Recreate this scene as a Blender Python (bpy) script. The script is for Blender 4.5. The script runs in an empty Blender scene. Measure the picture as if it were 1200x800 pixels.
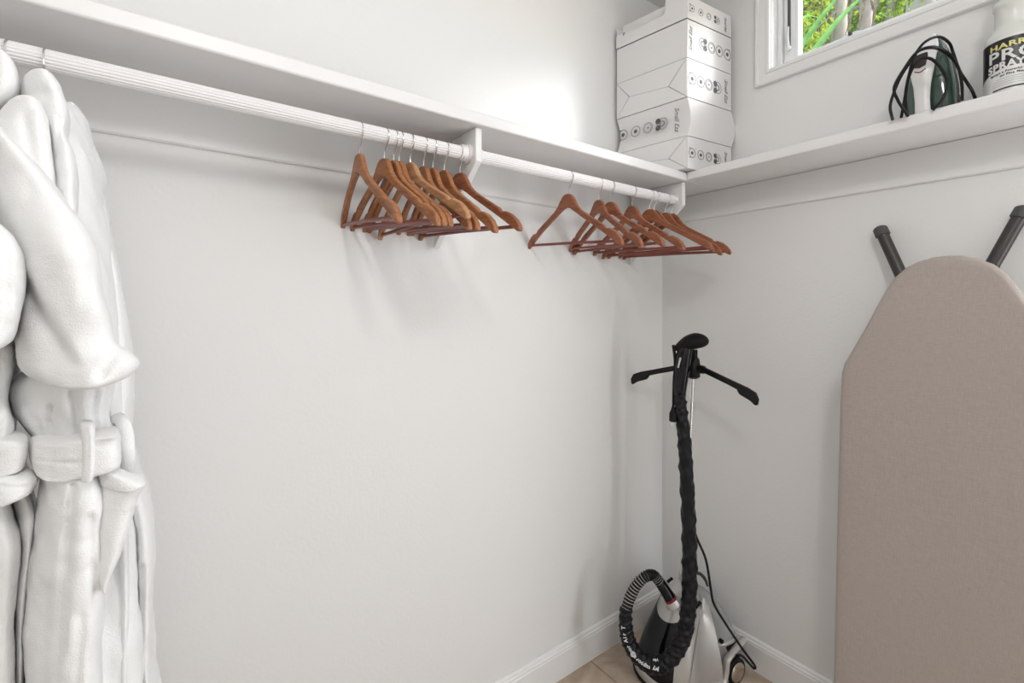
import bpy, bmesh, math, random
from mathutils import Vector, Matrix, noise, Quaternion
random.seed(7)
PI = math.pi
sc = bpy.context.scene
C = sc.collection
H = 1.45                      # camera height above the floor

# ------------------------------------------------------------------ camera
YAW = math.radians(36.43); FOC = 546.8
cam = bpy.data.cameras.new('camera'); co = bpy.data.objects.new('camera', cam); C.objects.link(co)
co.location = (0, 0, H); co.rotation_euler = (PI/2, 0, -YAW)
cam.sensor_width = 36; cam.lens = FOC/1200*36; cam.shift_y = -42.5/1200; cam.clip_start = 0.02
sc.camera = co
# ------------------------------------------------------------------ world, sun, big lights, exposure
w = bpy.data.worlds.new('sky'); sc.world = w; w.use_nodes = True
nt = w.node_tree; nt.nodes.clear()
sky = nt.nodes.new('ShaderNodeTexSky'); sky.sky_type = 'NISHITA'; sky.sun_disc = False
sky.sun_elevation = math.radians(38); sky.sun_rotation = math.radians(140)
bgn = nt.nodes.new('ShaderNodeBackground'); bgn.inputs['Strength'].default_value = 0.62
wo = nt.nodes.new('ShaderNodeOutputWorld')
nt.links.new(sky.outputs[0], bgn.inputs[0]); nt.links.new(bgn.outputs[0], wo.inputs[0])
def light(name, typ, loc, target, energy, col=(1, 1, 1), **k):
    l = bpy.data.lights.new(name, typ); l.energy = energy; l.color = col
    for a, b in k.items(): setattr(l, a, b)
    o = bpy.data.objects.new(name, l); C.objects.link(o); o.location = loc
    d = Vector(target)-Vector(loc); o.rotation_euler = d.to_track_quat('-Z', 'Y').to_euler()
    return o
light('sun', 'SUN', (4, -1.5, 4), (4-.66, -1.5+.75, 4-.37), 3.4, (1, .985, .96), angle=math.radians(16))
light('doorway_light', 'AREA', (1.98, -.76, 1.08), (.75, 1.1, 1.05), 31, (.93, .965, 1), shape='RECTANGLE', size=.86, size_y=1.95)
light('fill_light', 'POINT', (.10, -.45, 2.50), (0, 0, 0), 27, (1, .985, .965), shadow_soft_size=.12)  # added fill lamp with no known source, brightens the room and upper walls
sc.view_settings.view_transform = 'Standard'; sc.view_settings.look = 'None'
sc.view_settings.exposure = 0.0; sc.view_settings.gamma = 1; sc.view_settings.use_curve_mapping = False

# ------------------------------------------------------------------ materials
def M(name, col, rough=.5, metal=0, spec=.5, bump=0, bscale=200, var=0, vscale=6, **k):
    m = bpy.data.materials.new(name); m.use_nodes = True
    n = m.node_tree.nodes; L = m.node_tree.links; b = n['Principled BSDF']
    b.inputs['Base Color'].default_value = (*col, 1); b.inputs['Roughness'].default_value = rough
    b.inputs['Metallic'].default_value = metal; b.inputs['Specular IOR Level'].default_value = spec
    for a, v in k.items(): b.inputs[a.replace('_', ' ')].default_value = v
    tc = n.new('ShaderNodeTexCoord')
    if var:
        t = n.new('ShaderNodeTexNoise'); t.inputs['Scale'].default_value = vscale; t.inputs['Detail'].default_value = 5
        L.new(tc.outputs['Object'], t.inputs['Vector'])
        mx = n.new('ShaderNodeMix'); mx.data_type = 'RGBA'; mx.clamp_factor = True
        mx.inputs[6].default_value = (*[c*(1-var) for c in col], 1); mx.inputs[7].default_value = (*[min(1, c*(1+var)) for c in col], 1)
        L.new(t.outputs['Fac'], mx.inputs[0]); L.new(mx.outputs[2], b.inputs['Base Color'])
    if bump:
        t2 = n.new('ShaderNodeTexNoise'); t2.inputs['Scale'].default_value = bscale; t2.inputs['Detail'].default_value = 3
        L.new(tc.outputs['Object'], t2.inputs['Vector'])
        bp = n.new('ShaderNodeBump'); bp.inputs['Strength'].default_value = bump; bp.inputs['Distance'].default_value = .002
        L.new(t2.outputs['Fac'], bp.inputs['Height']); L.new(bp.outputs[0], b.inputs['Normal'])
    return m
m_wall = M('wall_paint', (.80, .795, .785), .55, bump=.35, bscale=90, spec=.35)
m_ceil = M('ceiling_paint', (.78, .775, .765), .8)
m_trim = M('trim_paint', (.82, .815, .805), .35, bump=.15, bscale=60)
m_shelf = M('shelf_paint', (.80, .79, .785), .4, bump=.3, bscale=40, var=.02, vscale=12)
m_rod = M('rod_enamel', (.84, .82, .815), .4, bump=.1, bscale=80)
m_vinyl = M('window_vinyl', (.92, .93, .93), .3)
m_slot = M('dark_gap', (.10, .10, .10), .7)
m_grout = M('grout', (.36, .30, .25), .9)
m_towel = M('terry_cloth', (.90, .90, .895), .97, bump=.5, bscale=430, spec=.05, Sheen_Weight=.15)
m_chrome = M('chrome', (.75, .75, .74), .16, metal=1)
m_card = M('white_card', (.78, .765, .76), .55, bump=.1, bscale=30, var=.015, vscale=20)
m_card_shade = M('card_shade', (.16, .15, .145), .8)  # dark tone standing for shade in the gaps of the white card
m_ink = M('grey_ink', (.08, .08, .085), .6)
m_ink2 = M('light_ink', (.30, .30, .31), .6)
m_black = M('black_plastic', (.006, .006, .0065), .35, spec=.25)
m_black2 = M('matte_black_plastic', (.007, .007, .0075), .55, spec=.2)
m_gloss = M('gloss_black_panel', (.003, .0035, .005), .10, spec=.35)
m_silver = M('silver_plastic', (.56, .55, .535), .27, metal=.55)
m_silver2 = M('warm_silver_plastic', (.50, .475, .45), .3, metal=.4)
m_tank = M('smoky_tank', (.62, .64, .64), .12, Transmission_Weight=.55, IOR=1.3, Alpha=.75)
m_hub = M('bronze_hubcap', (.52, .46, .38), .2, metal=.9)
m_sleeve = M('black_nylon', (.005, .0055, .008), .42, bump=.8, bscale=70, spec=.3)
m_boardleg = M('charcoal_tube', (.055, .052, .05), .38, metal=.4)
m_cap = M('grey_rubber', (.07, .07, .07), .7, bump=.4, bscale=300)
m_green = M('green_water_tank', (.030, .066, .048), .12, Coat_Weight=.3)
m_whitep = M('white_plastic', (.80, .79, .78), .25)
m_disp = M('dark_window', (.03, .02, .018), .1)
m_red = M('red_plastic', (.22, .01, .02), .4)
m_sole = M('soleplate', (.72, .72, .72), .22, metal=.9)
m_bottle = M('milky_bottle', (.72, .73, .69), .25, Subsurface_Weight=.2, Subsurface_Radius=(.01, .01, .01))
m_yel = M('yellow_nozzle', (.72, .50, .04), .35)
m_lblack = M('label_black', (.012, .010, .014), .35)
m_lwhite = M('label_white', (.74, .74, .72), .35)
m_lyel = M('label_yellow', (.75, .70, .25), .4)
m_print = M('white_print', (.75, .76, .78), .6)

def wood(name, c1, c2, scale=14):
    m = bpy.data.materials.new(name); m.use_nodes = True
    n = m.node_tree.nodes; L = m.node_tree.links; b = n['Principled BSDF']
    tc = n.new('ShaderNodeTexCoord'); mp = n.new('ShaderNodeMapping'); mp.inputs['Scale'].default_value = (6, .8, 5)
    oi = n.new('ShaderNodeObjectInfo')
    ad = n.new('ShaderNodeVectorMath'); ad.operation = 'ADD'
    L.new(tc.outputs['Object'], ad.inputs[0]); L.new(oi.outputs['Random'], ad.inputs[1]); L.new(ad.outputs[0], mp.inputs[0])
    t = n.new('ShaderNodeTexNoise'); t.inputs['Scale'].default_value = scale; t.inputs['Detail'].default_value = 6; t.inputs['Distortion'].default_value = 1.2
    L.new(mp.outputs[0], t.inputs['Vector'])
    cr = n.new('ShaderNodeValToRGB'); cr.color_ramp.elements[0].position = .32; cr.color_ramp.elements[1].position = .68
    cr.color_ramp.elements[0].color = (*c1, 1); cr.color_ramp.elements[1].color = (*c2, 1)
    L.new(t.outputs['Fac'], cr.inputs[0]); L.new(cr.outputs[0], b.inputs['Base Color'])
    b.inputs['Roughness'].default_value = .38
    return m
m_wood = wood('honey_wood', (.25, .088, .030), (.43, .175, .066))
m_wood2 = wood('reddish_wood', (.20, .062, .027), (.35, .125, .056))
m_bar = wood('mahogany_bar', (.16, .035, .022), (.24, .060, .040))
m_wood_light = wood('pale_wood', (.36, .16, .065), (.55, .30, .15))

def tile_mat():
    m = bpy.data.materials.new('beige_tile'); m.use_nodes = True
    n = m.node_tree.nodes; L = m.node_tree.links; b = n['Principled BSDF']
    tc = n.new('ShaderNodeTexCoord')
    t = n.new('ShaderNodeTexNoise'); t.inputs['Scale'].default_value = 9; t.inputs['Detail'].default_value = 9; t.inputs['Distortion'].default_value = .8
    L.new(tc.outputs['Object'], t.inputs['Vector'])
    cr = n.new('ShaderNodeValToRGB'); e = cr.color_ramp.elements
    e[0].position = .35; e[0].color = (.40, .30, .225, 1); e[1].position = .65; e[1].color = (.56, .455, .36, 1)
    L.new(t.outputs['Fac'], cr.inputs[0]); L.new(cr.outputs[0], b.inputs['Base Color']); b.inputs['Roughness'].default_value = .4
    return m
m_tile = tile_mat()
def linen_mat():
    m = bpy.data.materials.new('taupe_linen'); m.use_nodes = True
    n = m.node_tree.nodes; L = m.node_tree.links; b = n['Principled BSDF']
    tc = n.new('ShaderNodeTexCoord'); fac = []
    for s in ((1, 30, 2), (1, 2, 30)):
        mp = n.new('ShaderNodeMapping'); mp.inputs['Scale'].default_value = s; L.new(tc.outputs['Object'], mp.inputs[0])
        t = n.new('ShaderNodeTexNoise'); t.inputs['Scale'].default_value = 24; t.inputs['Detail'].default_value = 3
        L.new(mp.outputs[0], t.inputs['Vector']); fac.append(t)
    a = n.new('ShaderNodeMath'); a.operation = 'ADD'; L.new(fac[0].outputs[0], a.inputs[0]); L.new(fac[1].outputs[0], a.inputs[1])
    cr = n.new('ShaderNodeValToRGB'); e = cr.color_ramp.elements
    cr.inputs[0].default_value = 0
    mr = n.new('ShaderNodeMapRange'); mr.inputs['From Min'].default_value = .6; mr.inputs['From Max'].default_value = 1.4
    L.new(a.outputs[0], mr.inputs[0]); L.new(mr.outputs[0], cr.inputs[0])
    e[0].color = (.375, .325, .295, 1); e[1].color = (.475, .42, .385, 1)
    L.new(cr.outputs[0], b.inputs['Base Color']); b.inputs['Roughness'].default_value = .9
    bp = n.new('ShaderNodeBump'); bp.inputs['Strength'].default_value = .25; bp.inputs['Distance'].default_value = .001
    L.new(a.outputs[0], bp.inputs['Height']); L.new(bp.outputs[0], b.inputs['Normal'])
    return m
m_linen = linen_mat()

# ------------------------------------------------------------------ helpers
def tag(o, label=None, cat=None, group=None, kind=None):
    if label: o['label'] = label
    if cat: o['category'] = cat
    if group: o['group'] = group
    if kind: o['kind'] = kind
    return o
def thing(name, loc, label, cat, group=None, rz=0):
    o = bpy.data.objects.new(name, None); C.objects.link(o); o.location = loc; o.rotation_euler = (0, 0, rz)
    o.empty_display_size = .05
    return tag(o, label, cat, group)
def mesh(name, vs, fs, mat, parent=None, smooth=True, loc=None, local=False, bevel=0, sub=0, label=None, kind=None, seg=2, autos=40):
    """vs in world space unless local; parent = Empty at a place without rotation (world) or local=True"""
    off = Vector((0, 0, 0))
    if not local:
        p = parent
        while p is not None: off += Vector(p.location); p = p.parent
    me = bpy.data.meshes.new(name)
    me.from_pydata([tuple(Vector(v)-off) for v in vs], [], fs); me.validate()
    bm = bmesh.new(); bm.from_mesh(me); bmesh.ops.recalc_face_normals(bm, faces=bm.faces); bm.to_mesh(me); bm.free()
    o = bpy.data.objects.new(name, me); C.objects.link(o)
    if mat: me.materials.append(mat)
    if parent: o.parent = parent
    if smooth:
        for f in me.polygons: f.use_smooth = True
    if bevel:
        md = o.modifiers.new('bevel', 'BEVEL'); md.width = bevel; md.segments = seg; md.limit_method = 'ANGLE'; md.angle_limit = math.radians(35)
        if smooth:
            md.harden_normals = False
            try: me.set_sharp_from_angle(angle=math.radians(autos))
            except Exception: pass
    elif smooth:
        try: me.set_sharp_from_angle(angle=math.radians(autos))
        except Exception: pass
    if sub:
        md = o.modifiers.new('sub', 'SUBSURF'); md.levels = sub; md.render_levels = sub
    if label: o['label'] = label
    if kind: o['kind'] = kind
    return o
def boxg(x0, x1, y0, y1, z0, z1):
    v = [(x, y, z) for z in (z0, z1) for y in (y0, y1) for x in (x0, x1)]
    return v, [(0, 2, 3, 1), (4, 5, 7, 6), (0, 1, 5, 4), (2, 6, 7, 3), (0, 4, 6, 2), (1, 3, 7, 5)]
def box(name, x0, x1, y0, y1, z0, z1, mat, parent=None, bevel=0, **k):
    v, f = boxg(x0, x1, y0, y1, z0, z1)
    return mesh(name, v, f, mat, parent, smooth=bevel > 0, bevel=bevel, **k)
def join(*gs):
    V, F = [], []
    for v, f in gs:
        n = len(V); V += [tuple(q) for q in v]; F += [tuple(i+n for i in q) for q in f]
    return V, F
def ring_faces(nr, ns, cap=True, close=False):
    F = []
    for i in range(nr if close else nr-1):
        for j in range(ns):
            a = i*ns+j; b = i*ns+(j+1) % ns; c = ((i+1) % nr)*ns+(j+1) % ns; d = ((i+1) % nr)*ns+j
            F.append((a, b, c, d))
    if cap and not close: F += [tuple(reversed(range(ns))), tuple((nr-1)*ns+j for j in range(ns))]
    return F
def catmull(pts, m):
    pts = [Vector(p) for p in pts]
    if len(pts) < 3: return [pts[0].lerp(pts[-1], i/m) for i in range(m+1)]
    P = [pts[0]*2-pts[1]]+pts+[pts[-1]*2-pts[-2]]; out = []
    n = len(pts)-1
    for s in range(m+1):
        u = s/m*n; i = min(int(u), n-1); t = u-i
        a, b, c, d = P[i], P[i+1], P[i+2], P[i+3]
        out.append(.5*((2*b)+(c-a)*t+(2*a-5*b+4*c-d)*t*t+(3*b-a-3*c+d)*t**3))
    return out
def vec(*a):
    return Vector(a)
def lerpn(tab, t):
    """piecewise Catmull interpolation of tuples keyed by first element"""
    ks = [r[0] for r in tab]
    for i in range(len(ks)-1):
        if (ks[i]-t)*(ks[i+1]-t) <= 0:
            u = (t-ks[i])/(ks[i+1]-ks[i]) if ks[i+1] != ks[i] else 0
            a = tab[max(i-1, 0)]; b = tab[i]; c = tab[i+1]; d = tab[min(i+2, len(tab)-1)]
            return [.5*(2*b[k]+(c[k]-a[k])*u+(2*a[k]-5*b[k]+4*c[k]-d[k])*u*u+(3*b[k]-a[k]-3*c[k]+d[k])*u**3) for k in range(1, len(b))]
    return list(tab[-1][1:]) if abs(t-ks[-1]) < abs(t-ks[0]) else list(tab[0][1:])
def tubeg(pts, r, ns=12, m=None, flat=1.0, up=None, fn=None, cap=True):
    """tube along pts; r number or list; flat = ratio of second axis; fn(s, theta) radius factor"""
    pts = [Vector(p) for p in pts] if m is None else catmull(pts, m)
    n = len(pts); V = []
    T = [(pts[min(i+1, n-1)]-pts[max(i-1, 0)]).normalized() for i in range(n)]
    a = Vector(up) if up else (Vector((0, 0, 1)) if abs(T[0].z) < .8 else Vector((1, 0, 0)))
    a = (a-T[0]*a.dot(T[0])).normalized()
    for i in range(n):
        a = (a-T[i]*a.dot(T[i])).normalized(); b = T[i].cross(a); s = i/(n-1)
        if isinstance(r, (list, tuple)):
            u = s*(len(r)-1); k = min(int(u), len(r)-2); rr = r[k]+(r[k+1]-r[k])*(u-k)
        else: rr = r
        for j in range(ns):
            th = 2*PI*j/ns; q = rr*(fn(s, th) if fn else 1)
            V.append(pts[i]+a*math.cos(th)*q*flat+b*math.sin(th)*q)
    return V, ring_faces(n, ns, cap)
def lathe(prof, c=(0, 0, 0), ns=32, axis='Z'):
    V = []
    for r, z in prof:
        for j in range(ns):
            th = 2*PI*j/ns; x, y = r*math.cos(th), r*math.sin(th)
            p = (x, y, z) if axis == 'Z' else ((z, x, y) if axis == 'X' else (x, z, y))
            V.append(Vector(p)+Vector(c))
    return V, ring_faces(len(prof), ns)
def xf(g, Mx):
    return [Mx @ Vector(v) for v in g[0]], g[1]
def frame(o, ex, ey, ez):
    m = Matrix.Identity(4)
    for i, e in enumerate((ex, ey, ez)):
        for k in range(3): m[k][i] = e[k]
    for k in range(3): m[k][3] = o[k]
    return m
def prismg(out, t0, t1):
    """2-D outline (a,b) extruded along third axis -> points (a, b, t)"""
    n = len(out)
    V = [(a, b, t0) for a, b in out]+[(a, b, t1) for a, b in out]
    F = [tuple(range(n)), tuple(reversed(range(n, 2*n)))]+[(i, (i+1) % n, n+(i+1) % n, n+i) for i in range(n)]
    return V, F
def W(px, py, d):
    """point seen at image position, d metres in front of the lens plane (real distance chosen per object)"""
    r = (px-600)/FOC*d; z = (357.5-py)/FOC*d
    s, c = math.sin(YAW), math.cos(YAW)
    return Vector((d*s+r*c, d*c-r*s, H+z))
def textg(s, size, bold=0, shear=0, ext=.0003, align='LEFT', sp=1.0):
    cu = bpy.data.curves.new('t', 'FONT'); cu.body = s; cu.size = size; cu.extrude = ext; cu.offset = bold; cu.shear = shear
    cu.align_x = align; cu.space_character = sp; cu.resolution_u = 3
    o = bpy.data.objects.new('t', cu); C.objects.link(o)
    bpy.context.view_layer.update()
    me = bpy.data.meshes.new_from_object(o.evaluated_get(bpy.context.evaluated_depsgraph_get()))
    g = [tuple(v.co) for v in me.vertices], [tuple(p.vertices) for p in me.polygons]
    bpy.data.objects.remove(o); bpy.data.curves.remove(cu); bpy.data.meshes.remove(me)
    return g
def copy_tree(o, parent=None):
    c = o.copy(); C.objects.link(c)
    if parent: c.parent = parent
    for ch in [k for k in bpy.data.objects if k.parent == o]: copy_tree(ch, c)
    return c

# ------------------------------------------------------------------ room shell
XB, YA = 1.8867, 1.3569
XL, YF, ZC = -1.10, -1.30, H+1.40
ZT, ZB = H+.522, H+.488          # shelf top and underside
WY0, WY1, WZ0, WZ1 = -.12, .861, H+.914, H+1.32     # window opening
st = dict(kind='structure')
floor = box('floor', XL, XB, YF, YA, -.08, -.004, m_grout, **st)
xs = [1.389-.6*k for k in range(-1, 6)][::-1]; ys = [.45-.6*k for k in range(-2, 5)][::-1]
for i in range(len(xs)-1):
    for j in range(len(ys)-1):
        x0, x1, y0, y1 = max(xs[i], XL), min(xs[i+1], XB), max(ys[j], YF), min(ys[j+1], YA)
        if x1-x0 < .02 or y1-y0 < .02: continue
        box('tile', x0+.0018, x1-.0018, y0+.0018, y1-.0018, -.012, random.uniform(-.0006, 0), m_tile, floor, bevel=.001, seg=1)
box('ceiling', XL, XB, YF, YA, ZC, ZC+.1, m_ceil, **st)
box('wall_back', XL-.1, XB+.16, YA, YA+.12, -.08, ZC+.1, m_wall, **st)
box('wall_left', XL-.1, XL, YF-.1, YA, -.08, ZC+.1, m_wall, **st)
g = join(boxg(XB, XB+.16, YF-.1, -1.2, -.08, ZC+.1), boxg(XB, XB+.16, -1.2, -.32, 2.08, ZC+.1), boxg(XB, XB+.16, -.32, WY0, -.08, ZC+.1), boxg(XB, XB+.16, WY1, YA, -.08, ZC+.1),
         boxg(XB, XB+.16, WY0, WY1, -.08, WZ0), boxg(XB, XB+.16, WY0, WY1, WZ1, ZC+.1))
mesh('wall_right', *g, m_wall, smooth=False, **st)
g = join(boxg(3.0, 3.1, -1.5, -.14, -.08, 2.3), boxg(XB+.16, 3.1, -1.5, -1.4, -.08, 2.3), boxg(XB+.16, 3.1, -.24, -.14, -.08, 2.3), boxg(XB+.16, 3.1, -1.5, -.14, 2.2, 2.3), boxg(XB, 3.1, -1.5, -.14, -.08, -.004))
mesh('wall_sun_block', *g, m_wall, smooth=False, **st)  # unseen hall added to block the sun from entering through the doorway
box('wall_front', XL, XB, YF-.1, YF, -.08, ZC+.1, m_wall, **st)
# baseboards with a moulded cap
prof = [(0, 0), (.0155, 0), (.0155, .098), (.0135, .102), (.0135, .108), (.0095, .112), (.008, .119), (.004, .1237), (0, .1237)]
def board_along(name, a, b, out, prof, base):
    a, b, out = Vector(a), Vector(b), Vector(out)
    V = [a+out*p+Vector((0, 0, base+q)) for p, q in prof]+[b+out*p+Vector((0, 0, base+q)) for p, q in prof]
    n = len(prof)
    F = [tuple(range(n)), tuple(reversed(range(n, 2*n)))]+[(i, (i+1) % n, n+(i+1) % n, n+i) for i in range(n)]
    return mesh(name, V, F, m_trim, smooth=True, autos=25, kind='structure')
board_along('baseboard_back', (XL, YA, 0), (XB, YA, 0), (0, -1, 0), prof, 0)
board_along('baseboard_right', (XB, -.32, 0), (XB, YA-.016, 0), (-1, 0, 0), prof, 0)
board_along('baseboard_left', (XL, YF, 0), (XL, YA-.016, 0), (1, 0, 0), prof, 0)
# shelf ledgers
lz0 = H+.3777
lprof = [(0, 0), (.008, 0), (.012, .004), (.012, ZB-lz0-.0016), (0, ZB-lz0-.0016)]
board_along('trim_1', (XL, YA, 0), (XB, YA, 0), (0, -1, 0), lprof, lz0)
board_along('trim_2', (XB, -.30, 0), (XB, YA-.019, 0), (-1, 0, 0), lprof, lz0)

# window -------------------------------------------------------------
XG = 1.97
win = box('window_1', XB, XB+.001, WY0-.05, WY0-.049, WZ0, WZ0+.001, m_trim, **st)
def casing(name, a0, a1, b0, b1, prof, **k):
    """mitred casing frame around the opening; prof = (outward offset, projection)"""
    V = []
    for o, p in prof:
        for y, z in ((WY0-o, WZ0-o), (WY1+o, WZ0-o), (WY1+o, WZ1+o), (WY0-o, WZ1+o)):
            V.append((XB-p, y, z))
    return mesh(name, V, ring_faces(len(prof), 4, cap=False, close=True), m_trim, win, smooth=False, **k)
casing('window_casing', 0, 0, 0, 0, [(0, 0), (0, .013), (.004, .016), (.013, .016), (.015, .012), (.040, .015), (.043, .019), (.052, .019), (.055, .016), (.0555, 0)], bevel=.0008)
# jamb liner
t = .012
g = join(boxg(XB-.001, XG+.05, WY1-t*.2, WY1, WZ0, WZ1), boxg(XB-.001, XG+.05, WY0, WY0+t*.2, WZ0, WZ1),
         boxg(XB-.001, XG+.05, WY0, WY1, WZ0, WZ0+t*.2), boxg(XB-.001, XG+.05, WY0, WY1, WZ1-t*.2, WZ1))
mesh('jamb', *g, m_trim, win, smooth=False)
def rectframe(x0, x1, y0, y1, z0, z1, wl, wr, wb, wt):
    return join(boxg(x0, x1, y1-wl, y1, z0, z1), boxg(x0, x1, y0, y0+wr, z0, z1),
                boxg(x0, x1, y0+wr, y1-wl, z0, z0+wb), boxg(x0, x1, y0+wr, y1-wl, z1-wt, z1))
yi, zi = WY1-.0024, WZ0+.0024
mesh('window_frame', *rectframe(XG-.035, XG+.05, WY0+.0024, yi, zi, WZ1-.0024, .014, .014, .010, .014), m_vinyl, win, smooth=True, bevel=.002)
mesh('sash', *rectframe(XG-.015, XG+.03, WY0+.017, yi-.015, zi+.011, WZ1-.017, .050, .05, .036, .05), m_vinyl, win, smooth=True, bevel=.003)
box('glazing_bead', XG-.019, XG-.013, yi-.069, yi-.060, zi+.047, WZ1-.067, m_vinyl, win, bevel=.001)
box('pane', XG+.004, XG+.008, WY0+.06, yi-.062, zi+.04, WZ1-.06, None, win)
pane = [o for o in bpy.data.objects if o.name == 'pane'][0]
mg = bpy.data.materials.new('window_glass'); mg.use_nodes = True
n = mg.node_tree.nodes; L = mg.node_tree.links; n.clear()
tr = n.new('ShaderNodeBsdfTransparent'); gl = n.new('ShaderNodeBsdfGlossy'); gl.inputs['Roughness'].default_value = .02
mx = n.new('ShaderNodeMixShader'); mx.inputs[0].default_value = .05; ou = n.new('ShaderNodeOutputMaterial')
tr.inputs[0].default_value = (.97, .985, .98, 1)
L.new(tr.outputs[0], mx.inputs[1]); L.new(gl.outputs[0], mx.inputs[2]); L.new(mx.outputs[0], ou.inputs[0])
pane.data.materials.append(mg)
# lock slot with lever on the left sash stile
box('lock_slot', XG-.0165, XG-.0145, yi-.040, yi-.029, zi+.08, WZ1-.06, m_slot, win)
lk = mesh('lock_lever', *join(tubeg([(XG-.019, yi-.034, zi+.17), (XG-.03, yi-.036, zi+.12), (XG-.032, yi-.040, zi+.085)], [.003, .005, .004], 10, 10),
     lathe([(0, -.009), (.006, -.007), (.009, 0), (.006, .007), (0, .009)], (XG-.034, yi-.041, zi+.078), 16)), m_vinyl, win)
# crank operator cover on the sill
V = []
ycr = .60
for i, yy in enumerate([ycr+.10, ycr+.085, ycr+.05, ycr+.02, ycr, ycr-.03, ycr-.07, ycr-.11, ycr-.15]):
    hh = [.002, .012, .028, .036, .036, .026, .016, .008, .001][i]
    for a in range(9):
        th = PI*a/8
        V.append((XG-.03+.018*math.cos(th), yy, zi+.008+hh*math.sin(th)))
F = [(i*9+j, i*9+j+1, (i+1)*9+j+1, (i+1)*9+j) for i in range(8) for j in range(8)]
mesh('crank_cover', V, F, m_vinyl, win)
mesh('crank_hub', *lathe([(0, -.004), (.006, -.004), (.006, .004), (0, .004)], (XG-.046, ycr+.012, zi+.034), 16, 'X'), m_slot, win)

# shelves -------------------------------------------------------------
YS, XS = YA-.2905, XB-.2489
SB = thing('wall_shelf', (0, YA, ZB), 'long white painted shelf on the left wall above the clothes rod', 'shelf')
mesh('shelf_board', *boxg(XL, XB, YS, YA, ZB, ZT), m_shelf, SB, bevel=.005, seg=3)
SR = thing('wall_shelf', (XB, 0, ZB), 'white painted shelf on the right wall under the window, holding iron and sprayer', 'shelf')
mesh('shelf_board', *boxg(XS, XB, -.30, YS-.0006, ZB, ZT), m_shelf, SR, bevel=.005, seg=3)

RY, RZ, RR = 1.125, H+.4228, .0180
def gusset(name, x0, x1, label):
    o = thing(name, (x0, YA, ZB), label, 'bracket', 'closet rod brackets')
    yf = 1.085 if x0 < 1 else 1.083
    out = [(yf, ZB-.0005), (yf, H+.397), (yf+.006, H+.390), (YA-.018, H+.178), (YA-.018, ZB-.0005)]
    V, F = prismg(out, x0, x1); V = [(c, a, b) for a, b, c in V]
    mesh('bracket_plate', V, F, m_trim, o, bevel=.0025, label=None)
    return o
b1 = gusset('shelf_bracket', .678, .698, 'white wooden gusset bracket halfway along the rod, between the two hanger groups')
b2 = gusset('shelf_bracket', 1.637, 1.657, 'white wooden gusset bracket at the corner end of the rod, below the white boxes')
def cup(x0, x1, x2, ra, rb, b):
    mesh('rod_socket', *join(lathe([(RR*.9, x0), (ra, x0), (ra*1.02, x1-.001), (rb, x1), (rb, x2), (RR*.9, x2)], (0, RY, RZ), 40, 'X')), m_rod, b, autos=30)
cup(.650, .669, .6778, .0225, .027, b1)
cup(.7165, .708, .6982, .0215, .025, b1)
cup(1.632, 1.6335, 1.6368, .0195, .0225, b2)
def rod(name, x0, x1, label):
    V = []; ns = 144
    for x in (x0, x1):
        for j in range(ns):
            th = 2*PI*j/ns; r = RR*(1-.09*(.5+.5*math.cos(th*18))**3)
            V.append((x, RY+r*math.cos(th), RZ+r*math.sin(th)))
    o = mesh(name, V, ring_faces(2, ns), m_rod, smooth=False)
    return tag(o, label, 'rod')
rod('closet_rod', XL, .6775, 'long ribbed white closet rod left of the middle bracket, holding the robes')
rod('closet_rod', .6985, 1.6365, 'short ribbed white closet rod between middle bracket and corner')

# ------------------------------------------------------------------ wooden hangers
up_ = [(0, 0), (.012, -.0015), (.022, -.009), (.031, -.021), (.043, -.039), (.060, -.0545), (.085, -.070), (.120, -.090), (.146, -.105), (.153, -.113), (.158, -.1165), (.166, -.1145), (.184, -.123), (.199, -.136), (.208, -.149), (.2115, -.161)]
lo_ = [(.2085, -.1665), (.202, -.165), (.190, -.157), (.165, -.1395), (.130, -.1165), (.095, -.095), (.06, -.074), (.035, -.058), (.016, -.047), (0, -.043)]
outl = up_+lo_+[(-a, b) for a, b in reversed(lo_[:-1])]+[(-a, b) for a, b in reversed(up_[1:])]
def make_hanger(mat, k=1.0):
    r = thing('wooden_hanger', (0, 0, 0), 'wooden hanger', 'hanger')
    az = -.072
    # frame: outline in (s along y, z), bowed slightly forward
    n = len(outl); V = []
    for t in (-.0065, .0065):
        for s, z in outl:
            V.append((t+.9*s*s*(.55), s*k, az+z))
    bm_top = tuple(range(n)); F = [bm_top, tuple(reversed(range(n, 2*n)))]+[(i, (i+1) % n, n+(i+1) % n, n+i) for i in range(n)]
    mesh('hanger_frame', V, F, mat, r, local=True, bevel=.0028, seg=2)
    R = .0196; cz = -.0218
    pts = [(0, 0, az-.004), (0, 0, -.060), (0, -.003, -.052), (0, -.010, -.0435)]
    for a in range(-55, 195, 15):
        th = math.radians(a); pts.append((0, -R*math.cos(th), cz+R*math.sin(th)))
    pts[3] = (0, -.0085, -.0425)
    mesh('hook', *tubeg(pts, .00155, 8, 60), m_chrome, r, local=True)
    e = .9*.55*.195**2
    mesh('trouser_bar', *tubeg([(e, -.196*k, az-.1535), (e*.5, 0, az-.1535), (e, .196*k, az-.1535)], .0046, 10), m_bar, r, local=True)
    return r
h_honey = make_hanger(m_wood); h_red = make_hanger(m_wood2); h_light = make_hanger(m_wood_light); h_small = make_hanger(m_wood, .6)
used = set()
def put(proto, X, yaw, roll, label, group, cat='hanger'):
    if proto.name not in used:
        o = proto; used.add(proto.name)
    else: o = copy_tree(proto)
    o.location = (X*1.049, RY, RZ+RR+.0019); o.scale = (1.049,)*3
    o.rotation_euler = (math.radians(roll), 0, -math.radians(yaw))
    tag(o, label, cat, group); return o
GL = 'wooden hangers left of the middle bracket'; GR = 'wooden hangers near the corner'
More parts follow.
